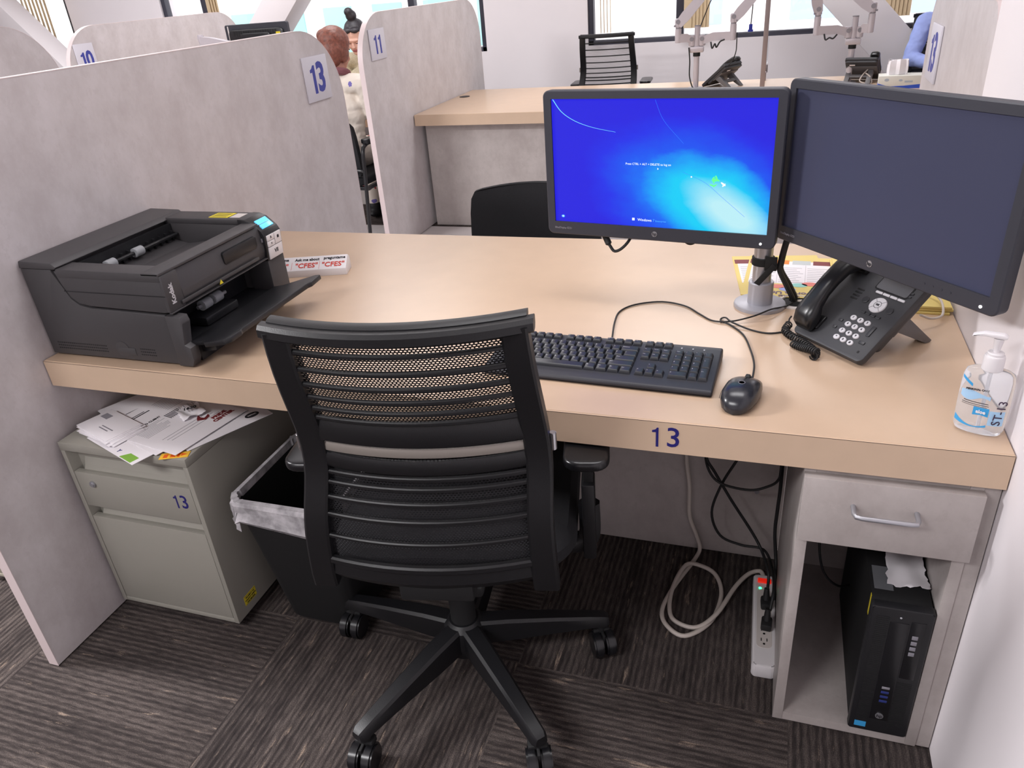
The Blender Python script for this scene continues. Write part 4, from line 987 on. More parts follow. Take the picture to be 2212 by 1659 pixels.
b = MB(); b.text('aloe', .0080, plane_mat(onb(.001, .0455, .0014), (1, -.02, 0), (0, 0, 1)), bold=.0003); b.build('print', M['paper'], t)
M['marker'] = mat('purple_marker', (52, 28, 60), .5)
b = MB(); b.text('ST-13', .019, plane_mat(onb(.0265, .048, .0012), (.10, .06, 1), (-.9, -.55, .12)), bold=-.0001); b.build('marker_writing', M['marker'], t, label='handwritten marker letters')

# ------------------------------------------------------------------ power strip, its cord, plugs and the cables above
t = thing('power_strip', 'white power strip leaning on the cabinet foot under desk 13', 'power strip', (1.657, .262, 0), 1.5)
b = MB(); b.prism(rrect(-.026, -.150, .026, .150, .010), 2, .001, .038, .005); sb = b.build('body', M['white'], t)
b = MB(); b.box((-.016, .118, .036), (.016, .132, .043), .002); b.build('switch', M['led_red'], t)
b = MB(); b.cyl((-.010, .099, .037), (-.010, .099, .0395), .0032, seg=12); b.build('green_light', M['led_green'], t)
b = MB(); b.prism(rrect(-.017, -.095, .017, .095, .012), 2, .038, .0388, .0); b.build('outlet_plate', M['offwhite'], sb)
b = MB()
for y in (-.075, -.044): 
    for dx in (-.0062, .0062): b.box((dx - .001, y, .0388), (dx + .001, y + .009, .0391))
    b.cyl((0, y - .008, .0388), (0, y - .008, .0391), .0028, seg=10)
b.build('outlet_slots', M['blackmatte'], sb)
def plug(label, loc, rz, cordpts):
    p = thing('plug', label, 'plug', loc, rz)
    a = MB(); a.box((-.012, -.016, 0), (.012, .016, .020), .004); a.cyl((0, .004, .018), (0, .012, .046), .0085, .006, seg=12); a.build('head', M['rubber'], p)
    return p
plug('black plug at the upper socket of the power strip', (1.659, .300, .0392), 4, None)
plug('black plug lower down the power strip', (1.662, .232, .0392), -3, None)
tag(MB().tube([(1.660, .312, .08), (1.658, .33, .12), (1.640, .40, .125), (1.612, .42, .165), (1.56, .42, .25), (1.515, .42, .33), (1.492, .42, .375), (1.478, .44, .46), (1.50, .47, .60), (1.53, .50, .652)], .0036, 8).build('power_cable', M['rubber'], None, 60), 'black cable running straight from the power strip up to the left', 'cable')
tag(MB().tube([(1.667, .244, .08), (1.672, .28, .11), (1.668, .38, .09), (1.645, .42, .112), (1.59, .425, .113), (1.537, .425, .135), (1.513, .425, .205), (1.533, .43, .292), (1.567, .435, .372), (1.60, .45, .46), (1.64, .47, .60), (1.65, .49, .652)], .0034, 8).build('power_cable', M['rubber'], None, 60), 'black cable bowing left in a wide curve below desk 13', 'cable')
tag(MB().tube([(1.676, .32, .045), (1.677, .40, .085), (1.667, .42, .17), (1.667, .42, .244), (1.668, .42, .30), (1.667, .42, .37), (1.665, .44, .50), (1.664, .48, .652)], .0042, 8).build('power_cable', M['rubber'], None, 60), 'black cable hanging straight beside the cabinet side', 'cable')
tag(MB().tube([(1.494, .435, .42), (1.490, .43, .37), (1.503, .425, .325), (1.534, .415, .302), (1.599, .412, .296), (1.64, .412, .313), (1.660, .41, .335), (1.664, .41, .37), (1.66, .43, .50), (1.655, .46, .652)], .0032, 8).build('power_cable', M['rubber'], None, 60), 'black cable sagging in a shallow loop just below the desk edge', 'cable')
tag(MB().tube([(1.438, .500, .652), (1.436, .498, .45), (1.439, .495, .315), (1.450, .495, .222), (1.453, .495, .131), (1.473, .492, .07), (1.484, .50, .02), (1.474, .465, .0068), (1.434, .35, .0068), (1.416, .265, .0068), (1.432, .215, .0068), (1.480, .190, .0068), (1.535, .250, .007), (1.553, .345, .007), (1.535, .415, .007), (1.495, .44, .010), (1.455, .425, .018), (1.432, .34, .012), (1.434, .265, .0068), (1.455, .23, .0068), (1.505, .222, .009), (1.548, .270, .018), (1.585, .375, .016), (1.615, .432, .014), (1.642, .445, .018), (1.652, .425, .02), (1.654, .408, .02)], .0056, 10).build('power_cord', M['cordwhite'], None, 60), 'thick white power cord coiled on the carpet under desk 13', 'cable')

# ------------------------------------------------------------------ computer tower in the cabinet
CT = thing('computer_tower', 'black slim computer tower standing in the grey cabinet', 'computer', (1.8815, .008, .026))
b = MB(); b.box((-.051, .020, .001), (.051, .385, .335), .002); b.build('case', M['blackmatte'], CT)
b = MB(); b.prism(rrect(-.0535, .0005, .0535, .338, .006), 1, .0, .0195, .003); fb = b.build('front_bezel', M['blackplastic'], CT)
b = MB()
for k in range(60): b.box((-.042, -.0006, .03 + k * .0048), (-.020, .0002, .0325 + k * .0048))
b.build('grille', M['rubber'], fb); b = MB()
for k in range(26): b.box((.016, -.0006, .03 + k * .0048), (.042, .0002, .0325 + k * .0048))
b.build('grille', M['rubber'], fb)
b = MB(); b.box((-.018, -.0012, .040), (.014, .001, .305), .001); b.build('centre_strip', M['black'], fb)
b = MB(); b.box((.017, -.001, .165), (.042, .001, .312), .001); dv = b.build('drive_bay', M['black'], CT)
b = MB()
for k in range(4): b.box((.0225, -.0020, .270 - k * .014), (.0325, -.001, .279 - k * .014), .0004)
b.build('button', M['greyink'], dv)
for k in range(4):
    b = MB(); b.box((-.008, -.0020, .092 + k * .0125), (.006, -.0011, .098 + k * .0125), .0004); b.build('usb_port', M['greyink'] if k == 3 else M['port_blue'], fb)
b = MB(); b.cyl((-.0015, -.0012, .052), (-.0015, -.0022, .052), .0075, seg=24); bg_ = b.build('badge', M['silver'], CT)
b = MB(); b.text('hp', .011, plane_mat((-.0015, -.0024, .0525), (1, 0, 0), (0, 0, 1)), bold=.0002); b.build('lettering', M['ink'], bg_)
b = MB(); b.box((-.043, -.0009, .012), (-.022, .0003, .026)); b.build('blue_sticker', M['bluelabel'], CT)
b = MB(); b.cyl((-.002, -.0012, .318), (-.002, -.0004, .318), .002, seg=8); b.build('power_light', M['legend'], CT)
b = MB(); b.box((-.045, .05, .3352), (-.012, .115, .3358)); b.build('grey_label', mat('grey_label', (110, 112, 116), .5), CT)
b = MB(); b.box((-.0516, .03, .285), (-.0508, .038, .334)); b.build('yellow_label', M['labelyellow'], CT)
def sheet(name, label, cat, loc, rz, pts, amp, m, rag=0, th=.0006, seed=1):
    # a creased sheet: grid cut to the outline pts, with real thickness
    rnd = random.Random(seed); t_ = bmesh.new(); n = 14
    (x0, x1, x2, x3) = pts; G = []
    for i in range(n + 1):
        rowv = []
        for j in range(n + 1):
            u, v = i / n, j / n
            p = Vector(x0) * (1 - u) * (1 - v) + Vector(x1) * u * (1 - v) + Vector(x2) * u * v + Vector(x3) * (1 - u) * v
            edge = (i in (0, n)) or (j in (0, n)); 
            q = (p.x + (rnd.uniform(-rag, rag) if edge else 0), p.y + (rnd.uniform(-rag, rag) if edge else 0))
            h = amp * (math.sin(u * 7 + v * 4 + seed) * .5 + math.sin(v * 9 - u * 5 + seed * 2) * .5 + 1) 
            rowv.append((q[0], q[1], h))
        G.append(rowv)
    top = [[t_.verts.new((*p[:2], p[2] + th)) for p in r] for r in G]; bot = [[t_.verts.new(p) for p in r] for r in G]
    for i in range(n):
        for j in range(n):
            t_.faces.new([top[i][j], top[i + 1][j], top[i + 1][j + 1], top[i][j + 1]]); t_.faces.new([bot[i][j], bot[i][j + 1], bot[i + 1][j + 1], bot[i + 1][j]])
    for i in range(n):
        t_.faces.new([top[i][0], bot[i][0], bot[i + 1][0], top[i + 1][0]]); t_.faces.new([top[i + 1][n], bot[i + 1][n], bot[i][n], top[i][n]])
        t_.faces.new([top[0][i + 1], bot[0][i + 1], bot[0][i], top[0][i]]); t_.faces.new([top[n][i], bot[n][i], bot[n][i + 1], top[n][i + 1]])
    mb = MB(); mb.add(t_); o = mb.build(name, m, None, 80); o.location = loc; o.rotation_euler = (0, 0, R(rz)); return tag(o, label, cat)
sheet('torn_paper', 'torn white sheet lying on the computer tower', 'paper', (1.890, .120, .3622), 0, ((-.030, -.050), (.044, -.050), (.036, .065), (-.026, .070)), .004, M['paper'], .003, seed=3)
b = MB(); b.tube([(1.712, .40, .03), (1.716, .38, .10), (1.722, .37, .18), (1.725, .38, .25), (1.75, .42, .30), (1.80, .44, .33)], .004, 8); b.tube([(1.722, .41, .04), (1.726, .40, .12), (1.73, .39, .2), (1.735, .41, .27), (1.76, .43, .31)], .004, 8)
tag(b.build('network_cable', M['bluecable'], None, 60), 'blue network cables in the dark back of the grey cabinet', 'cable')
tag(MB().tube([(1.79, .40, .34), (1.755, .30, .40), (1.748, .24, .35), (1.752, .22, .29), (1.768, .215, .24), (1.80, .23, .20), (1.84, .30, .15)], .0026, 8).build('power_cable', M['rubber'], None, 60), 'thin dark cable curving inside the grey cabinet beside the tower', 'cable')
# ------------------------------------------------------------------ file pedestal
def pedestal(label, loc, num, m, rz=0):
    t = thing('file_pedestal', label, 'file cabinet', loc, rz); W_, H_, D_ = .374, .530, .50
    b = MB(); 
    for x in (0, W_ - .013): b.box((x, .0004, .025), (x + .013, D_ - .0004, H_ - .0223), .001)
    b.box((0, .0, H_ - .022), (W_, D_, H_), .0015); b.box((.0131, .001, .025), (W_ - .0131, D_, .038), .001); b.box((.0131, .03, .0381), (W_ - .0131, D_ - .001, H_ - .0221)); b.build('case', m, t)
    def drw(z0, z1, lip):
        q = MB(); q.box((.0145, .001, z0), (W_ - .0145, .018, z1), .0012)
        q.prism([(.0155, z1 - .001), (.029, z1 + lip - .004), (.029, z1 + lip), (.0185, z1 + .003)], 0, .034, W_ - .0146)
        return q.build('drawer', m, t)
    d1 = drw(.345, .447, .03); d2 = drw(.040, .312, .026)
    b = MB(); b.cyl((.062, .0015, .417), (.062, -.004, .417), .0085, seg=20, bev=.001); b.cyl((.062, -.0035, .417), (.062, -.0052, .417), .0055, seg=16); b.build('lock', M['silver'], d1)
    if num:
        b = MB(); numerals(b, num, .037, plane_mat((W_ - .056, .0006, .403), (1, 0, 0), (0, 0, 1)), .115, .68, .92, bold=.0003); b.build('number', M['navy'], d1)
        b = MB(); b.box((W_ - .0004, .038, .050), (W_ + .0008, .085, .078)); yl = b.build('yellow_label', M['labelyellow'], t)
        b = MB()
        b.box((W_ + .0006, .0395, .0515), (W_ + .001, .0835, .0525)); b.box((W_ + .0006, .0395, .0755), (W_ + .001, .0835, .0765))
        for k, s in enumerate(('PROPERTY OF', 'COUNTY OFFICE', 'FOR SERVICE')): b.text(s, .0055, plane_mat((W_ + .001, .0615, .0705 - k * .0075), (0, 1, 0), (0, 0, 1)), bold=.0002)
        b.build('print', M['ink'], yl)
    b = MB(); b.box((.02, .03, .001), (W_ - .02, D_ - .02, .0248)); b.build('plinth', M['blackmatte'], t)
    return t
pedestal('grey two-drawer file pedestal numbered 13 under the scanner', (.0145, -.057, 0), '13', M['steel'])
pedestal('beige file pedestal of the next station seen past the panel foot', (-.462, -.070, 0), None, M['beigesteel'])

# papers on the pedestal
PZ = .5305
def paper(label, x, y, z, rz, marks, tilt=0):
    t = thing('printed_sheet', label, 'paper', (x, y, z), rz)
    b = MB(); rnd = random.Random(int(z * 1e5) + int(rz)); 
    b.box((-.108, -.140, 0), (.108, .140, .0009)); b.build('sheet', M['paper'], t)
    z1 = .0009
    if 'text' in marks:
        q = MB()
        for k in range(9):
            q.box((-.085, .035 - k * .0062, z1), (-.085 + rnd.uniform(.05, .085), .0362 - k * .0062, z1 + .0002)); q.box((.03, .118 - k * .0075, z1), (.03 + rnd.uniform(.04, .068), .1193 - k * .0075, z1 + .0002))
        for k in range(3): q.box((-.075 + k * .004, -.055 - k * .012, z1), (.055 + k * .01, -.0535 - k * .012, z1 + .0002))
        q.build('small_print', M['greyink'], t)
    if 'head' in marks:
        q = MB(); q.text('NOTICE TO CLIENT', .010, T((-.045, .048, z1 + .0002)), bold=.0003, align='CENTER'); q.build('heading', M['ink'], t)
    if 'bars' in marks:
        q = MB()
        for k in range(8): q.box((.005 + k * .0052, .012, z1), (.0076 + k * .0052, .042, z1 + .0002))
        q.build('barcode', M['ink'], t)
    if 'green' in marks:
        q = MB(); q.prism([(.045, -.138), (.095, -.138), (.095, -.116), (.058, -.116)], 2, z1, z1 + .0002); q.build('green_corner', M['green'], t)
        q = MB(); q.text('Y', .014, T((.022, -.126, z1 + .0002)), bold=.0003); q.build('mark', M['navy'], t)
    if 'leaf' in marks:
        q = MB(); q.prism([(-.07, .03), (-.045, .04), (-.06, .058)], 2, z1, z1 + .0002); q.build('green_mark', M['green'], t)
        q = MB()
        for (px, py) in ((-.09, .05), (-.085, .02), (-.03, .03), (-.09, -.01), (-.075, -.04)): q.box((px, py, z1), (px + .020, py + .007, z1 + .0002))
        q.build('small_print', M['greyink'], t)
    if 'logo' in marks:
        q = MB(); q.prism([(.020, -.062), (.03, -.050), (.042, -.040), (.036, -.056), (.038, -.068), (.056, -.060), (.050, -.074), (.034, -.078)], 2, z1, z1 + .0002); q.build('red_emblem', M['darkred'], t)
        q = MB(); q.text('PRIDE\nCENTER', .016, T((.064, -.098, z1 + .0002)), bold=.0009); q.build('emblem_lettering', M['darkred'], t)
    if 'dots' in marks:
        q = MB(); q.cyl((-.055, .105, z1), (-.055, .105, z1 + .0002), .006, seg=14); q.box((-.04, .100, z1), (.01, .104, z1 + .0002)); q.box((-.04, .108, z1), (-.0, .111, z1 + .0002)); q.build('header_print', M['ink'], t)
    if 'seal' in marks:
        q = MB(); q.lathe([(.018, z1), (.018, z1 + .0002), (0, z1 + .0002)], 20, mat=T((.07, -.105, 0)), sy=.7); q.build('dark_seal', M['ink'], t)
        q = MB(); q.text('MOTOR', .006, T((.07, -.105, z1 + .0003)), bold=.0002); q.build('seal_lettering', M['paper'], t)
    return t
paper('lowest printed sheet of the pile on the grey pedestal, turned to the left', .170, .125, PZ, 64, ('leaf', 'text'))
paper('printed sheet with dark seal sticking out to the right of the paper pile', .300, .135, PZ + .0012, 62, ('seal', 'text'))
paper('printed sheet with small logos fanned to the left in the paper pile', .200, .100, PZ + .0024, 70, ('leaf', 'text', 'dots'))
paper('sheet with a green corner poking out at the front of the paper pile', .232, .064, PZ + .0036, -20, ('green', 'text'))
paper('sheet fanned across the middle of the paper pile below the top letter', .215, .085, PZ + .0048, 72, ('leaf', 'dots'))
paper('topmost letter of the paper pile with a dark red emblem and barcode', .246, .080, PZ + .0060, 79, ('text', 'head', 'bars', 'logo', 'dots'))
for k in range(6):
    dx, dy = -.004 * k + .012, .002 * k
    t = thing('envelope', ('lowest', 'second lowest', 'third lowest', 'fourth lowest', 'fifth lowest', 'topmost')[k] + ' white envelope of the little stack at the left of the paper pile', 'envelope', (.118 + dx, .006 + dy, PZ + .0072 + k * .0017), (-14, -20, -12, -22, -17, -19)[k], 'white envelopes on the grey pedestal')
    b = MB(); b.box((-.072, -.045, 0), (.072, .045, .0015), .0004); b.build('paper', M['paper'], t)
    b = MB(); b.box((-.06, .01, .0015), (-.03, .028, .0017)); b.box((-.01, -.012, .0015), (.04, -.009, .0017)); b.box((-.01, -.02, .0015), (.03, -.017, .0017)); b.build('print', M['greyink'], t)
s = sheet('receipt', 'crumpled receipt numbered 1620 on top of the paper pile', 'receipt', (.268, .118, PZ + .0074), -30, ((-.035, -.026), (.035, -.03), (.04, .026), (-.03, .03)), .006, M['paper'], .002, seed=5)
b = MB(); b.text('1620', .016, T((.004, .0, .0155)) @ RX(4) @ RZ(70), bold=.0006); b.build('print', M['ink'], s)
b = MB()
for k in range(4): b.box((-.026, -.018 + k * .011, .0142), (-.008, -.0165 + k * .011, .0146))
b.build('small_print', M['greyink'], s)
t = thing('ticket', 'small orange and yellow ticket at the front corner of the pedestal top', 'ticket', (.352, -.046, PZ), 22)
b = MB(); b.box((-.032, -.012, 0), (.034, .012, .0012), .0003); b.build('card', M['labelticket'], t) if 'labelticket' in M else b.build('card', mat('ticket_yellow', (240, 190, 60), .5), t)
b = MB(); b.box((-.024, -.008, .0012), (-.014, .006, .0014)); b.box((-.008, -.008, .0012), (.004, .008, .0014)); b.box((.008, -.009, .0012), (.014, .009, .0014)); b.prism([(.016, -.006), (.03, 0), (.016, .006)], 2, .0012, .0014); b.build('print', mat('ticket_orange', (226, 96, 30), .5), t)

# ------------------------------------------------------------------ waste bin with clear liner
WB = thing('waste_bin', 'black waste bin with a clear liner between pedestal and chair', 'bin', (.585, .115, 0))
def rr3(hx, hy, r, z): return [Vector((x, y, z)) for x, y in rrect(-hx, -hy, hx, hy, r, 5)]
b = MB(); b.loft([rr3(.095, .09, .03, .002), rr3(.1, .095, .03, .01), rr3(.132, .150, .035, .40), rr3(.136, .154, .037, .402), rr3(.136, .154, .037, .408), rr3(.129, .147, .035, .408), rr3(.097, .092, .028, .016)]); b.build('body', M['blackmatte'], WB)
b = MB(); rnd = random.Random(4); rings = []
base = rrect(-.1325, -.1505, .1325, .1505, .036, 12)
def lr(k, z, jit, jz): 
    return [Vector((x * k + rnd.uniform(-jit, jit), y * k + rnd.uniform(-jit, jit), z + rnd.uniform(-jz, jz) + .012 * math.sin(x * 40) * (z < .36) )) for x, y in base]
rings = [lr(1.045, .338, .007, .018), lr(1.075, .356, .008, .007), lr(1.06, .380, .006, .005), lr(1.05, .405, .003, .003), lr(1.03, .4165, .002, .003), lr(.955, .4145, .002, .002), lr(.945, .398, .002, .003)]
b.loft(rings, caps=False); b.build('liner', M['bagclear'], WB, 25)

# ------------------------------------------------------------------ visitor chairs
def make_visitor(label, arms=True):
    t = thing('visitor_chair', label, 'chair', (0, 0, 0))
    b = MB(); rings = []
    for z, k in ((.475, .93), (.50, .99), (.58, 1.0), (.70, .99), (.765, .965), (.787, .92), (.794, .82)):
        ring = []
        for i in range(13):
            u = -1 + 2 * i / 12; ring.append(Vector((u * .232 * k, -.225 - .10 * (z - .47) + .030 * u * u - (.004 if z > .785 else 0), z - .014 * u * u * (z > .7))))
        for i in range(13):
            u = 1 - 2 * i / 12; ring.append(Vector((u * .232 * k, -.225 - .10 * (z - .47) + .030 * u * u + (.030 if z < .785 else .018), z - .014 * u * u * (z > .7))))
        rings.append(ring)
    b.loft(rings); b.build('backrest', M['fabric'], t)
    b = MB(); b.prism(rrect(-.235, -.205, .235, .235, .05), 2, .420, .468, .016, 3); b.build('seat', M['fabric'], t)
    for s in (-1, 1):
        b = MB(); lx = .262 if arms else .215; b.tube([(s * lx, .215, .008), (s * lx, .19, .25), (s * lx, .165, .60), (s * lx, .145, .648), (s * lx, .09, .655)] if arms else [(s * lx, .215, .008), (s * lx, .19, .25), (s * lx, .17, .405)], .0115, 10); b.build('leg', M['black'], t)
        b = MB(); b.tube([(s * lx, -.285, .008), (s * lx, -.25, .25), (s * lx, -.215, .50), (s * lx, -.20, .62), (s * lx, -.16, .652), (s * lx, -.1, .655)] if arms else [(s * lx, -.285, .008), (s * lx, -.25, .25), (s * lx, -.205, .46), (s * lx, -.215, .52)], .0115, 10); b.build('leg', M['black'], t)
        b = MB(); b.box((s * lx - .01, -.23, .405), (s * lx + .01, .175, .428), .004); b.build('side_rail', M['black'], t)
        if not arms: continue
        b = MB(); b.prism(rrect(s * .262 - .026, -.175, s * .262 + .026, .12, .018), 2, .655, .683, .007); b.build('arm_pad', M['black'], t)
    b = MB(); b.box((-lx, .12, .398), (lx, .15, .418), .004); b.box((-lx, -.20, .398), (lx, -.17, .418), .004); b.tube([(-lx, -.210, .49), (-lx + .05, -.222, .52), (lx - .05, -.222, .52), (lx, -.210, .49)], .009, 8); b.build('frame', M['black'], t)
    return t
vc = make_visitor('black upholstered visitor chair behind desk 13, partly hidden by the lit monitor', False)
vc.location = (.825, 1.13, 0); vc.rotation_euler = (0, 0, R(180 + 4))
vc2 = make_visitor('black visitor chair carrying the person in the floral blouse')
vc2.location = (-.872, 2.96, 0); vc2.rotation_euler = (0, 0, R(-4))
BP = mat("brushed_post", (150, 138, 138), .5, metal=.4)
# ------------------------------------------------------------------ things on the far desk
def make_dual_arm(label, loc, left, right, rz=0):
    t = thing('twin_arm_stand', label, 'monitor arm', loc, rz)
    b = MB(); b.lathe([(.045, 0), (.045, .006), (.0, .006)]); b.build('base', M['silverpaint'], t)
    b = MB(); b.cyl((0, 0, .006), (0, 0, .355), .0175, seg=24); b.build('post', M['silverpaint'], t)
    b = MB(); b.cyl((0, 0, .3551), (0, 0, .360), .0178, seg=24); b.build('post_cap', M['greyink'], t)
    b = MB(); b.box((-.042, -.024, .208), (.042, .024, .242), .006); b.build('clamp', M['silverpaint'], t)
    b = MB(); b.cyl((0, 0, .186), (0, 0, .207), .0215, seg=20); b.build('clamp_ring', M['blackmatte'], t)
    for s, (lx, ly, hz, ux, uy, uz) in ((-1, left), (1, right)):
        e = Vector((lx, ly, .295)); a = Vector((s * .030, 0, .275))
        b = MB(); d = (e - a); n = Vector((-d.y, d.x, 0)).normalized() * .017
        b.loft([[p + n * i + Vector((0, 0, k)) for i, k in ((-1, -.024), (1, -.024), (1, .022), (-1, .022))] for p in (a, a + d * .35 + Vector((0, 0, .012)), e)]); b.cyl(a + Vector((0, 0, -.030)), a + Vector((0, 0, .030)), .021, seg=18, bev=.003); b.cyl(e + Vector((0, 0, -.026)), e + Vector((0, 0, hz)), .019, seg=18, bev=.003)
        la = b.build('lower_arm', M['silverpaint'], t)
        b = MB(); b.cyl(a + Vector((0, -.012, .010)), a + Vector((0, -.023, .010)), .013, seg=14); b.cyl(e + Vector((0, 0, hz + .001)), e + Vector((0, 0, hz + .005)), .0175, seg=18); b.build('joint_cap', M['greyink'], la)
        f = e + Vector((0, 0, hz + .02)); g = Vector((ux, uy, uz)); dd = (g - f).normalized(); n = dd.cross(Vector((0, 1, 0))).normalized()
        b = MB(); b.cyl(f + Vector((0, 0, -.015)), f + Vector((0, 0, .035)), .021, seg=18, bev=.004)
        b.loft([[p + n * i * .026 * k + Vector((0, j * .020, 0)) for i, j in ((-1, -1), (1, -1), (1, 1), (-1, 1))] for p, k in ((f, .9), (f + (g - f) * .2, 1.15), (f + (g - f) * .6, 1.0), (g, .8))]); ua = b.build('upper_arm', M['silverpaint'], t)
        b = MB(); b.cyl(f + Vector((0, -.014, .018)), f + Vector((0, -.024, .018)), .013, seg=14); b.cyl(f + Vector((.02 * s, -.014, -.005)), f + Vector((.02 * s, -.021, -.005)), .006, seg=10); b.build('joint_cap', M['greyink'], ua)
        b = MB(); b.cyl(g + Vector((0, -.02, 0)), g + Vector((0, .02, 0)), .024, seg=18, bev=.003); b.box((g.x - .05, g.y - .06, g.z - .05), (g.x + .05, g.y - .05, g.z + .05), .003); b.box((g.x - .012, g.y - .055, g.z - .012), (g.x + .012, g.y, g.z + .012)); b.build('mount_plate', M['silverpaint'], t)
    return t
make_dual_arm('raised silver twin monitor arm without screens, left one on the far desk', (1.075, 4.03, DH), (-.112, -.03, .055, .10, -.02, .60), (.212, -.02, .065, .41, -.02, .60))
make_dual_arm('raised silver twin monitor arm without screens, right one beside the tissue box', (1.962, 4.04, DH), (-.205, -.02, .075, -.26, -.05, .62), (.082, -.03, .075, -.13, -.02, .56))
make_dual_arm('silver arm stand behind the long panel holding the monitor seen from behind', (-2.12, 3.58, DH), (-.18, .05, .05, -.30, .02, .25), (.18, -.12, .16, -.19, -.17, .395), 180)
# leads hanging from the arms
def lead(label, pts, r=.003, m='rubber', end=None):
    t = MB().tube(pts, r, 8).build('hanging_lead', M[m], None, 60); return tag(t, label, 'cable')
b = MB(); b.tube([(1.40, 4.02, 1.32), (1.392, 4.02, 1.20), (1.388, 4.02, 1.105), (1.386, 4.02, 1.07)], .003, 8); b.box((1.376, 4.012, 1.035), (1.396, 4.028, 1.07), .003, mi=1); b.box((1.371, 4.012, 1.028), (1.401, 4.028, 1.040), .002, mi=1)
tag(b.build('video_lead', [M['rubber'], M['bluecable']], None, 60), 'hanging lead ending in a blue video plug', 'cable')
lead('grey lead dropping from the left twin arm to the phone behind it', [(1.31, 4.0, 1.03), (1.312, 4.0, .97), (1.31, 3.99, .92), (1.29, 3.99, .87), (1.265, 3.985, .845)])
lead('pair of dark leads running down the left twin arm pole', [(1.03, 4.0, .96), (1.038, 4.0, .88), (1.04, 3.99, .80), (1.058, 3.98, .74), (1.075, 3.97, .724)], .004)
lead('dark lead looping up behind the tan blind from the left twin arm', [(1.07, 4.06, 1.01), (1.10, 4.06, 1.10), (1.15, 4.06, 1.22), (1.20, 4.06, 1.30)], .003)
lead('short dark lead bundle under the right branch of the left twin arm', [(1.16, 4.0, .985), (1.17, 3.99, .95), (1.185, 3.99, .975), (1.195, 3.99, .955), (1.215, 3.99, .985), (1.24, 4.0, .995)], .0045)
lead('short dark lead bundle under the left branch of the right twin arm', [(1.80, 4.0, .995), (1.81, 3.99, .965), (1.83, 3.99, .975), (1.85, 3.99, .97), (1.87, 4.0, .99)], .0045)
def back_phone(label, loc, rz):
    c = copy_tree(ph, loc, rz, label); b = MB(); b.box((.035, .176, -.0308), (.065, .186, -.0300), mat=T((0, 0, .012)) @ RX(PT)); b.build('pale_label', M['paper'], c); return c
back_phone('desk phone seen from behind at the foot of the left monitor arm', (1.165, 4.12, DH), 238)
back_phone('desk phone seen from behind between the right monitor arm and tissue box', (2.06, 4.14, DH), 166)
lead('white phone cord looping at the back of the right far phone', [(2.062, 4.02, .79), (2.035, 3.99, .765), (2.022, 3.975, .735), (2.05, 3.965, .7235), (2.085, 3.965, .7235), (2.075, 3.975, .755), (2.05, 3.99, .775)], .004, 'cordwhite')
b = MB(); b.box((1.04, 3.93, DH), (1.16, 3.975, DH + .012), .004); tag(b.build('power_adaptor', M['rubber']), 'flat black adaptor block beside the left monitor arm pole', 'adaptor')
t = thing('tissue_box', 'tissue box with blue border and a tissue standing up', 'tissue box', (2.215, 3.80, DH), -4)
b = MB(); b.box((-.112, -.058, 0), (.112, .058, .066), .002); bx = b.build('box', M['palebox'], t)
b = MB(); b.prism([(-.1125, .0), (.1125, 0), (.1125, .022), (.02, .014), (-.06, .012), (-.1125, .028)], 1, -.0588, -.0575); b.box((-.1128, -.05, 0), (-.1118, .05, .018)); b.build('border', M['bluebox'], bx)
b = MB(); b.ell((-.07, -.0582, .045), (.012, .0004, .008), 0, 12); b.ell((.0, -.0582, .042), (.01, .0004, .006), 0, 12); b.box((.02, -.0586, .030), (.06, -.0580, .040)); b.build('print', mat('pale_print', (170, 180, 190), .6), bx)
b = MB(); rings = []
for z, wx, wy in ((.064, .052, .018), (.09, .054, .022), (.12, .053, .018), (.142, .050, .008)):
    rings.append([Vector((-.022 + wx * math.cos(2 * math.pi * k / 18), wy * math.sin(2 * math.pi * k / 18) + .006 * math.sin(k * 2.1), z + .004 * math.sin(k))) for k in range(18)])
b.loft(rings); b.build('tissue', M['paper'], t)
# glass screen between the far positions
t = thing('glass_divider', 'clear glass screen on a brushed post standing on the far desk', 'divider', (1.478, 3.94, DH))
b = MB(); b.box((-.0135, -.013, 0), (.0135, .013, 1.2), .002); b.build('post', BP, t)
b = MB(); b.box((-.004, .014, .03), (.004, .95, 1.18), .001); b.build('pane', M['divider'], t)
b = MB(); b.box((-.012, .3, 0), (.012, .36, .05), .002); b.box((-.012, .7, 0), (.012, .76, .05), .002); b.build('bracket', BP, t)
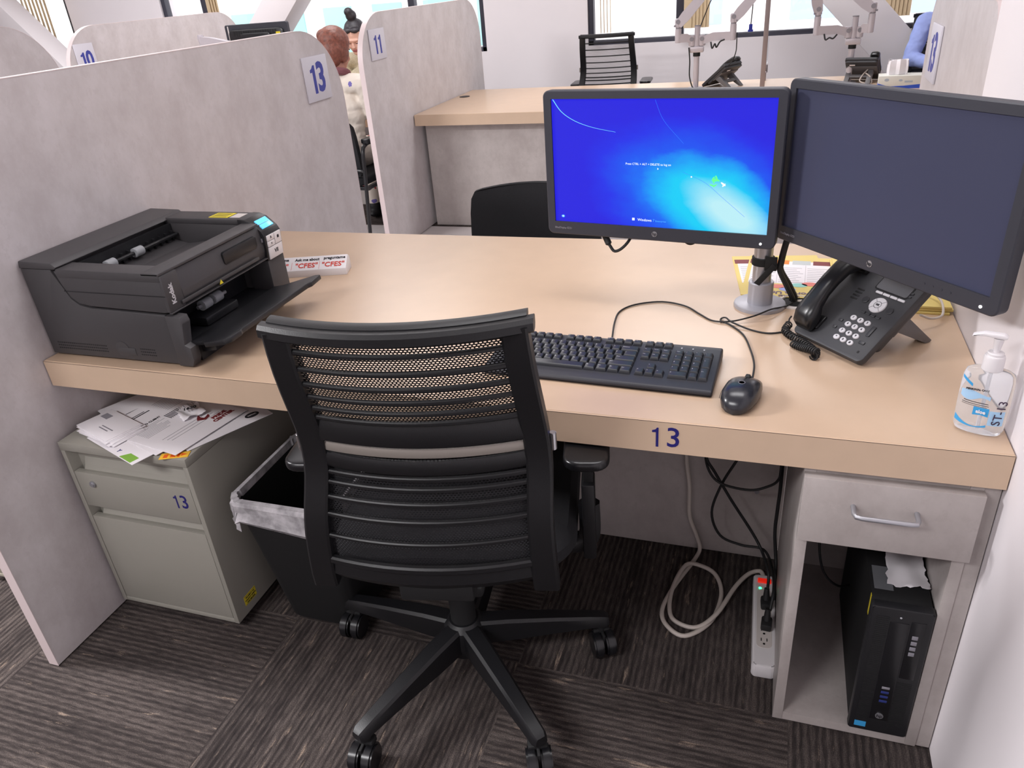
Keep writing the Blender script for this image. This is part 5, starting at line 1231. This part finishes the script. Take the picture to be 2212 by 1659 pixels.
# ------------------------------------------------------------------ people
FOLD = bpy.data.textures.new('cloth_folds', 'CLOUDS'); FOLD.noise_scale = .055; FOLD.noise_depth = 2
def remeshed(mb, name, m, parent, vox=.007, it=5):
    o = mb.build(name, m, parent, 180)
    r = o.modifiers.new('skin_union', 'REMESH'); r.mode = 'VOXEL'; r.voxel_size = vox; r.use_smooth_shade = True
    s = o.modifiers.new('soften', 'SMOOTH'); s.iterations = it; s.factor = .5
    return o
V = Vector
def lerp(a, b, f): return V(a).lerp(V(b), f)
def person(label, loc, rz, head, neck, chest, arms, skin, hairmat, top, topmat, bottom, botmat, hair, look=0.0, tilt=0.0, seat=.47, foot=.06, fem=True, down=False):
    t = thing('person', label, 'person', loc, rz)
    hip = V((0, 0, seat + .085)); sh = .165 if fem else .19
    shc = V(chest) + V((0, -.005, .135))
    def trunk(mb, g):
        mb.ell(hip + V((0, .02, -.005)), (.165 + g, .125 + g, .095 + g)); 
        for f, rx, ry in ((.0, .145, .105), (.25, .13, .10), (.5, .135, .105), (.75, .148, .11), (1, .145, .105)):
            p = lerp(hip + V((0, 0, .04)), V(chest), f); mb.ell(p, (rx + g, ry + g, .085 + g))
        if fem:
            for s in (-1, 1): mb.ell(V(chest) + V((s * .065, .075, -.015)), (.058 + g, .05 + g, .055 + g))
        mb.cap(shc + V((-sh + .03, 0, -.01)), shc + V((sh - .03, 0, -.01)), .052 + g, .052 + g)
    def arm(mb, g, cut=1.0, hands=False):
        for s, (sp, el, wr, hd) in zip((-1, 1), arms):
            mb.cap(sp, lerp(sp, el, .55), .047 + g, .042 + g); mb.cap(lerp(sp, el, .5), el, .042 + g, .036 + g); mb.cap(el, lerp(el, wr, cut), .036 + g, (.036 + (.024 - .036) * cut) + g)
            if hands:
                wr, hd = V(wr), V(hd); d = (hd - wr).normalized(); sx = V((-d.y, d.x, 0)).normalized() * s; up = V((0, 0, 1))
                pm = wr + d * .05; mb.ell(pm, (.036, .036, .016)); mb.ell(wr + d * .075, (.034, .022, .014))
                for k, (o, ln) in enumerate(((-.030, .062), (-.010, .072), (.010, .076), (.029, .068))):
                    a = wr + d * .085 + sx * o; b_ = a + d * ln * .5 + up * .006; c = a + d * ln - up * .010
                    mb.cap(a, b_, .0092, .0085); mb.cap(b_, c, .0085, .0072)
                a = wr + d * .035 + sx * .030; b_ = a + d * .03 + sx * .022; mb.cap(a, b_, .011, .0095); mb.cap(b_, b_ + d * .03 + sx * .002, .0095, .008)
    def legs(mb, g, cut=1.0, feet=False):
        for s in (-1, 1):
            a = hip + V((s * .085, .03, -.01)); k = V((s * .11, .44, seat + .055)); an = V((s * .11, .42 + foot, .09))
            mb.cap(a, lerp(a, k, .5), .085 + g, .073 + g); mb.cap(lerp(a, k, .45), k, .074 + g, .056 + g); mb.cap(k, lerp(k, an, .35), .056 + g, .055 + g); mb.cap(lerp(k, an, .3), lerp(k, an, cut), .055 + g, .040 + g)
            if feet: mb.ell(an + V((0, .06, -.045)), (.042, .125, .042)); mb.cap(an, an + V((0, .02, -.04)), .038, .04)
    Rm = (RZ(look) @ RX(-tilt)).to_3x3(); hc = V(head)
    def H(x, y, z): return hc + Rm @ V((x, y, z))
    rot = Rm.to_euler()
    def hell(mb, c, r, mi=0): mb.ell(H(*c), r, mi, 20, rot=rot)
    b = MB(); trunk(b, -.006); arm(b, 0, 1, True); legs(b, -.008, 1, False)
    b.cap(shc + V((0, .0, .0)), V(neck), .058, .05); b.cap(V(neck), H(0, -.012, -.06), .050, .048)
    hell(b, (0, -.005, .025), (.074, .092, .088)); hell(b, (0, .022, -.045), (.056, .066, .062)); hell(b, (0, .068, -.085), (.024, .020, .020)); hell(b, (0, .045, -.065), (.04, .04, .045))
    hell(b, (0, .088, -.018), (.0105, .017, .022)); hell(b, (0, .096, -.030), (.0145, .013, .010)); hell(b, (0, .078, .018), (.05, .018, .014))
    hell(b, (.030, .062, -.035), (.024, .020, .022)); hell(b, (-.030, .062, -.035), (.024, .020, .022))
    for s in (-1, 1): hell(b, (s * .0725, -.004, -.008), (.008, .017, .026))
    remeshed(b, 'body', skin, t, .0055, 3)
    for s in (-1, 1):
        e = MB(); hell(e, (s * .031, .0725, -.003), (.0135, .009, .0080)); hell(e, (s * .031, .0790, -.005), (.0055, .0035, .0055), 1); e.build('eye', [M['eyewhite'], M['pupil']], t)
        e = MB(); hell(e, (s * .031, .0735, .0005 if down else .004), (.0148, .0102, .0078 if down else .0052)); e.build('eyelid', skin, t)
        e = MB(); lz = -.0062 if down else .0005; e.tube([H(s * .018, .078, lz + .001), H(s * .031, .0835, lz - .001), H(s * .044, .076, lz + .001)], .0013, 6); e.build('eyelash', M['pupil'], t)
        e = MB(); e.tube([H(s * .014, .088, .013), H(s * .032, .086, .0185), H(s * .050, .073, .013)], .0032, 8); e.build('eyebrow', hairmat, t)
    e = MB(); hell(e, (0, .0865, -.0575), (.022, .009, .0042)); hell(e, (0, .0865, -.0645), (.018, .009, .0048)); e.build('mouth', M['lips'], t)
    b = MB(); trunk(b, .006); arm(b, .009, top)
    b.cap(shc + V((0, 0, .0)), lerp(shc, neck, .55), .066, .060)
    so = remeshed(b, 'shirt', topmat, t, .007, 6)
    dm = so.modifiers.new('folds', 'DISPLACE'); dm.texture = FOLD; dm.strength = .016; dm.mid_level = .45; dm.texture_coords = 'LOCAL'
    b = MB(); legs(b, .006, bottom); b.ell(hip + V((0, .02, -.01)), (.170, .132, .095)); remeshed(b, 'trousers', botmat, t, .008, 5)
    for s in (-1, 1):
        b = MB(); an = V((s * .11, .42 + foot, .09)); b.ell(an + V((0, .055, -.048)), (.045, .13, .040)); b.cap(an + V((0, -.005, .0)), an + V((0, .01, -.04)), .044, .046); remeshed(b, 'shoe', M['rubber'], t, .008, 3)
    b = MB()
    for c, r in hair: hell(b, c, r)
    remeshed(b, 'hair', hairmat, t, .006, 2)
    return t, H, shc
def arms_fwd(chest, sh, el, wr, hd):
    c = V(chest) + V((0, -.005, .125)); return [((c + V((s * sh, 0, 0))), V((s * el[0], el[1], el[2])), V((s * wr[0], wr[1], wr[2])), V((s * hd[0], hd[1], hd[2]))) for s in (-1, 1)]
short = [((0, -.015, .048), (.088, .104, .090)), ((0, -.045, .0), (.080, .070, .085)), ((-.058, -.012, -.012), (.024, .055, .058)), ((.058, -.012, -.012), (.024, .055, .058)), ((0, -.05, -.05), (.058, .050, .055)), ((0, .05, .085), (.05, .04, .03)), ((.03, -.06, .06), (.045, .05, .045)), ((-.035, -.055, .075), (.045, .05, .04))]
bun = [((0, -.025, .045), (.083, .092, .083)), ((0, -.05, .0), (.078, .060, .075)), ((-.058, -.01, .03), (.024, .055, .05)), ((.058, -.01, .03), (.024, .055, .05)), ((-.03, .055, .082), (.035, .028, .020)), ((.03, .055, .082), (.035, .028, .020)), ((0, -.035, .150), (.042, .042, .042)), ((0.010, -.03, .182), (.034, .034, .030)), ((0, -.03, .12), (.03, .03, .025))]
crop = [((0, -.02, .042), (.082, .094, .080)), ((0, -.05, .0), (.078, .062, .078)), ((-.062, -.015, .02), (.018, .045, .04)), ((.062, -.015, .02), (.018, .045, .04))]
C1 = (0, .02, .815)
p1, H1, s1 = person('person seen from behind in a cream floral blouse with short auburn hair', (-.915, 3.06, 0), 3, (-.005, .085, 1.118), (0, .045, 1.0), C1,
    arms_fwd(C1, .165, (.205, .06, .70), (.10, .36, .757), (.06, .47, .745)), M['skin_tan'], M['hair_auburn'], .45, M['floral'], .9, M['floral'], short, look=-6, tilt=12)
b = MB(); b.tube([s1 + V((.075 * math.cos(a), .005 + .062 * math.sin(a), .055 - .018 * math.sin(a))) for a in [2 * math.pi * k / 14 for k in range(14)]], .021, 10, closed=True); b.build('collar', M['scarf'], p1)
C2 = (0, .05, .81)
p2, H2, s2 = person('person with black hair in a bun, looking down, facing the camera', (-1.555, 4.70, 0), 184, (0, .165, 1.105), (0, .10, 1.00), C2,
    arms_fwd(C2, .165, (.21, .16, .70), (.10, .46, .757), (.04, .58, .745)), M['skin'], M['hair_dark'], .5, M['top_beige'], .95, M['trouser'], bun, look=4, tilt=24, down=True)
C3 = (0, .03, .85)
a3 = arms_fwd(C3, .185, (.23, .10, .755), (.10, .36, .757), (.03, .48, .745)); a3[1] = (a3[1][0], V((.245, .13, .775)), V((.06, .36, .757)), V((-.05, .42, .745)))
p3, H3, s3 = person('person in a light blue shirt leaning an elbow by the light panel', (2.605, 4.70, 0), 176, (0, .08, 1.20), (0, .05, 1.07), C3, a3, M['skin_tan'], M['hair_dark'], .72, M['shirt_blue'], .95, M['trouser'], crop, fem=False, tilt=8)
b = MB(); b.tube([s3 + V((.17, .115, -.27)), s3 + V((.09, .16, -.22)), s3 + V((.03, .13, -.10)), s3 + V((.06, .06, .05))], .006, 8); b.build('lanyard', M['blackmatte'], p3)
copy_tree(ch, (-1.555, 4.73, 0), 184, 'task chair under the person with the hair bun')
copy_tree(ch, (2.605, 4.73, 0), 176, 'task chair under the person in the light blue shirt')

# cords and leads belong to the thing they run from
def by(nm): return bpy.data.objects[nm]
attach(by('keyboard_cord'), KB); attach(by('mouse_cord'), MS); attach(by('power_cord'), by('power_strip')); attach(by('coiled_cord'), ph); attach(by('network_cord'), ph); attach(by('network_cord.001'), ph); attach(by('monitor_lead'), m1); attach(by('monitor_lead.001'), m1)
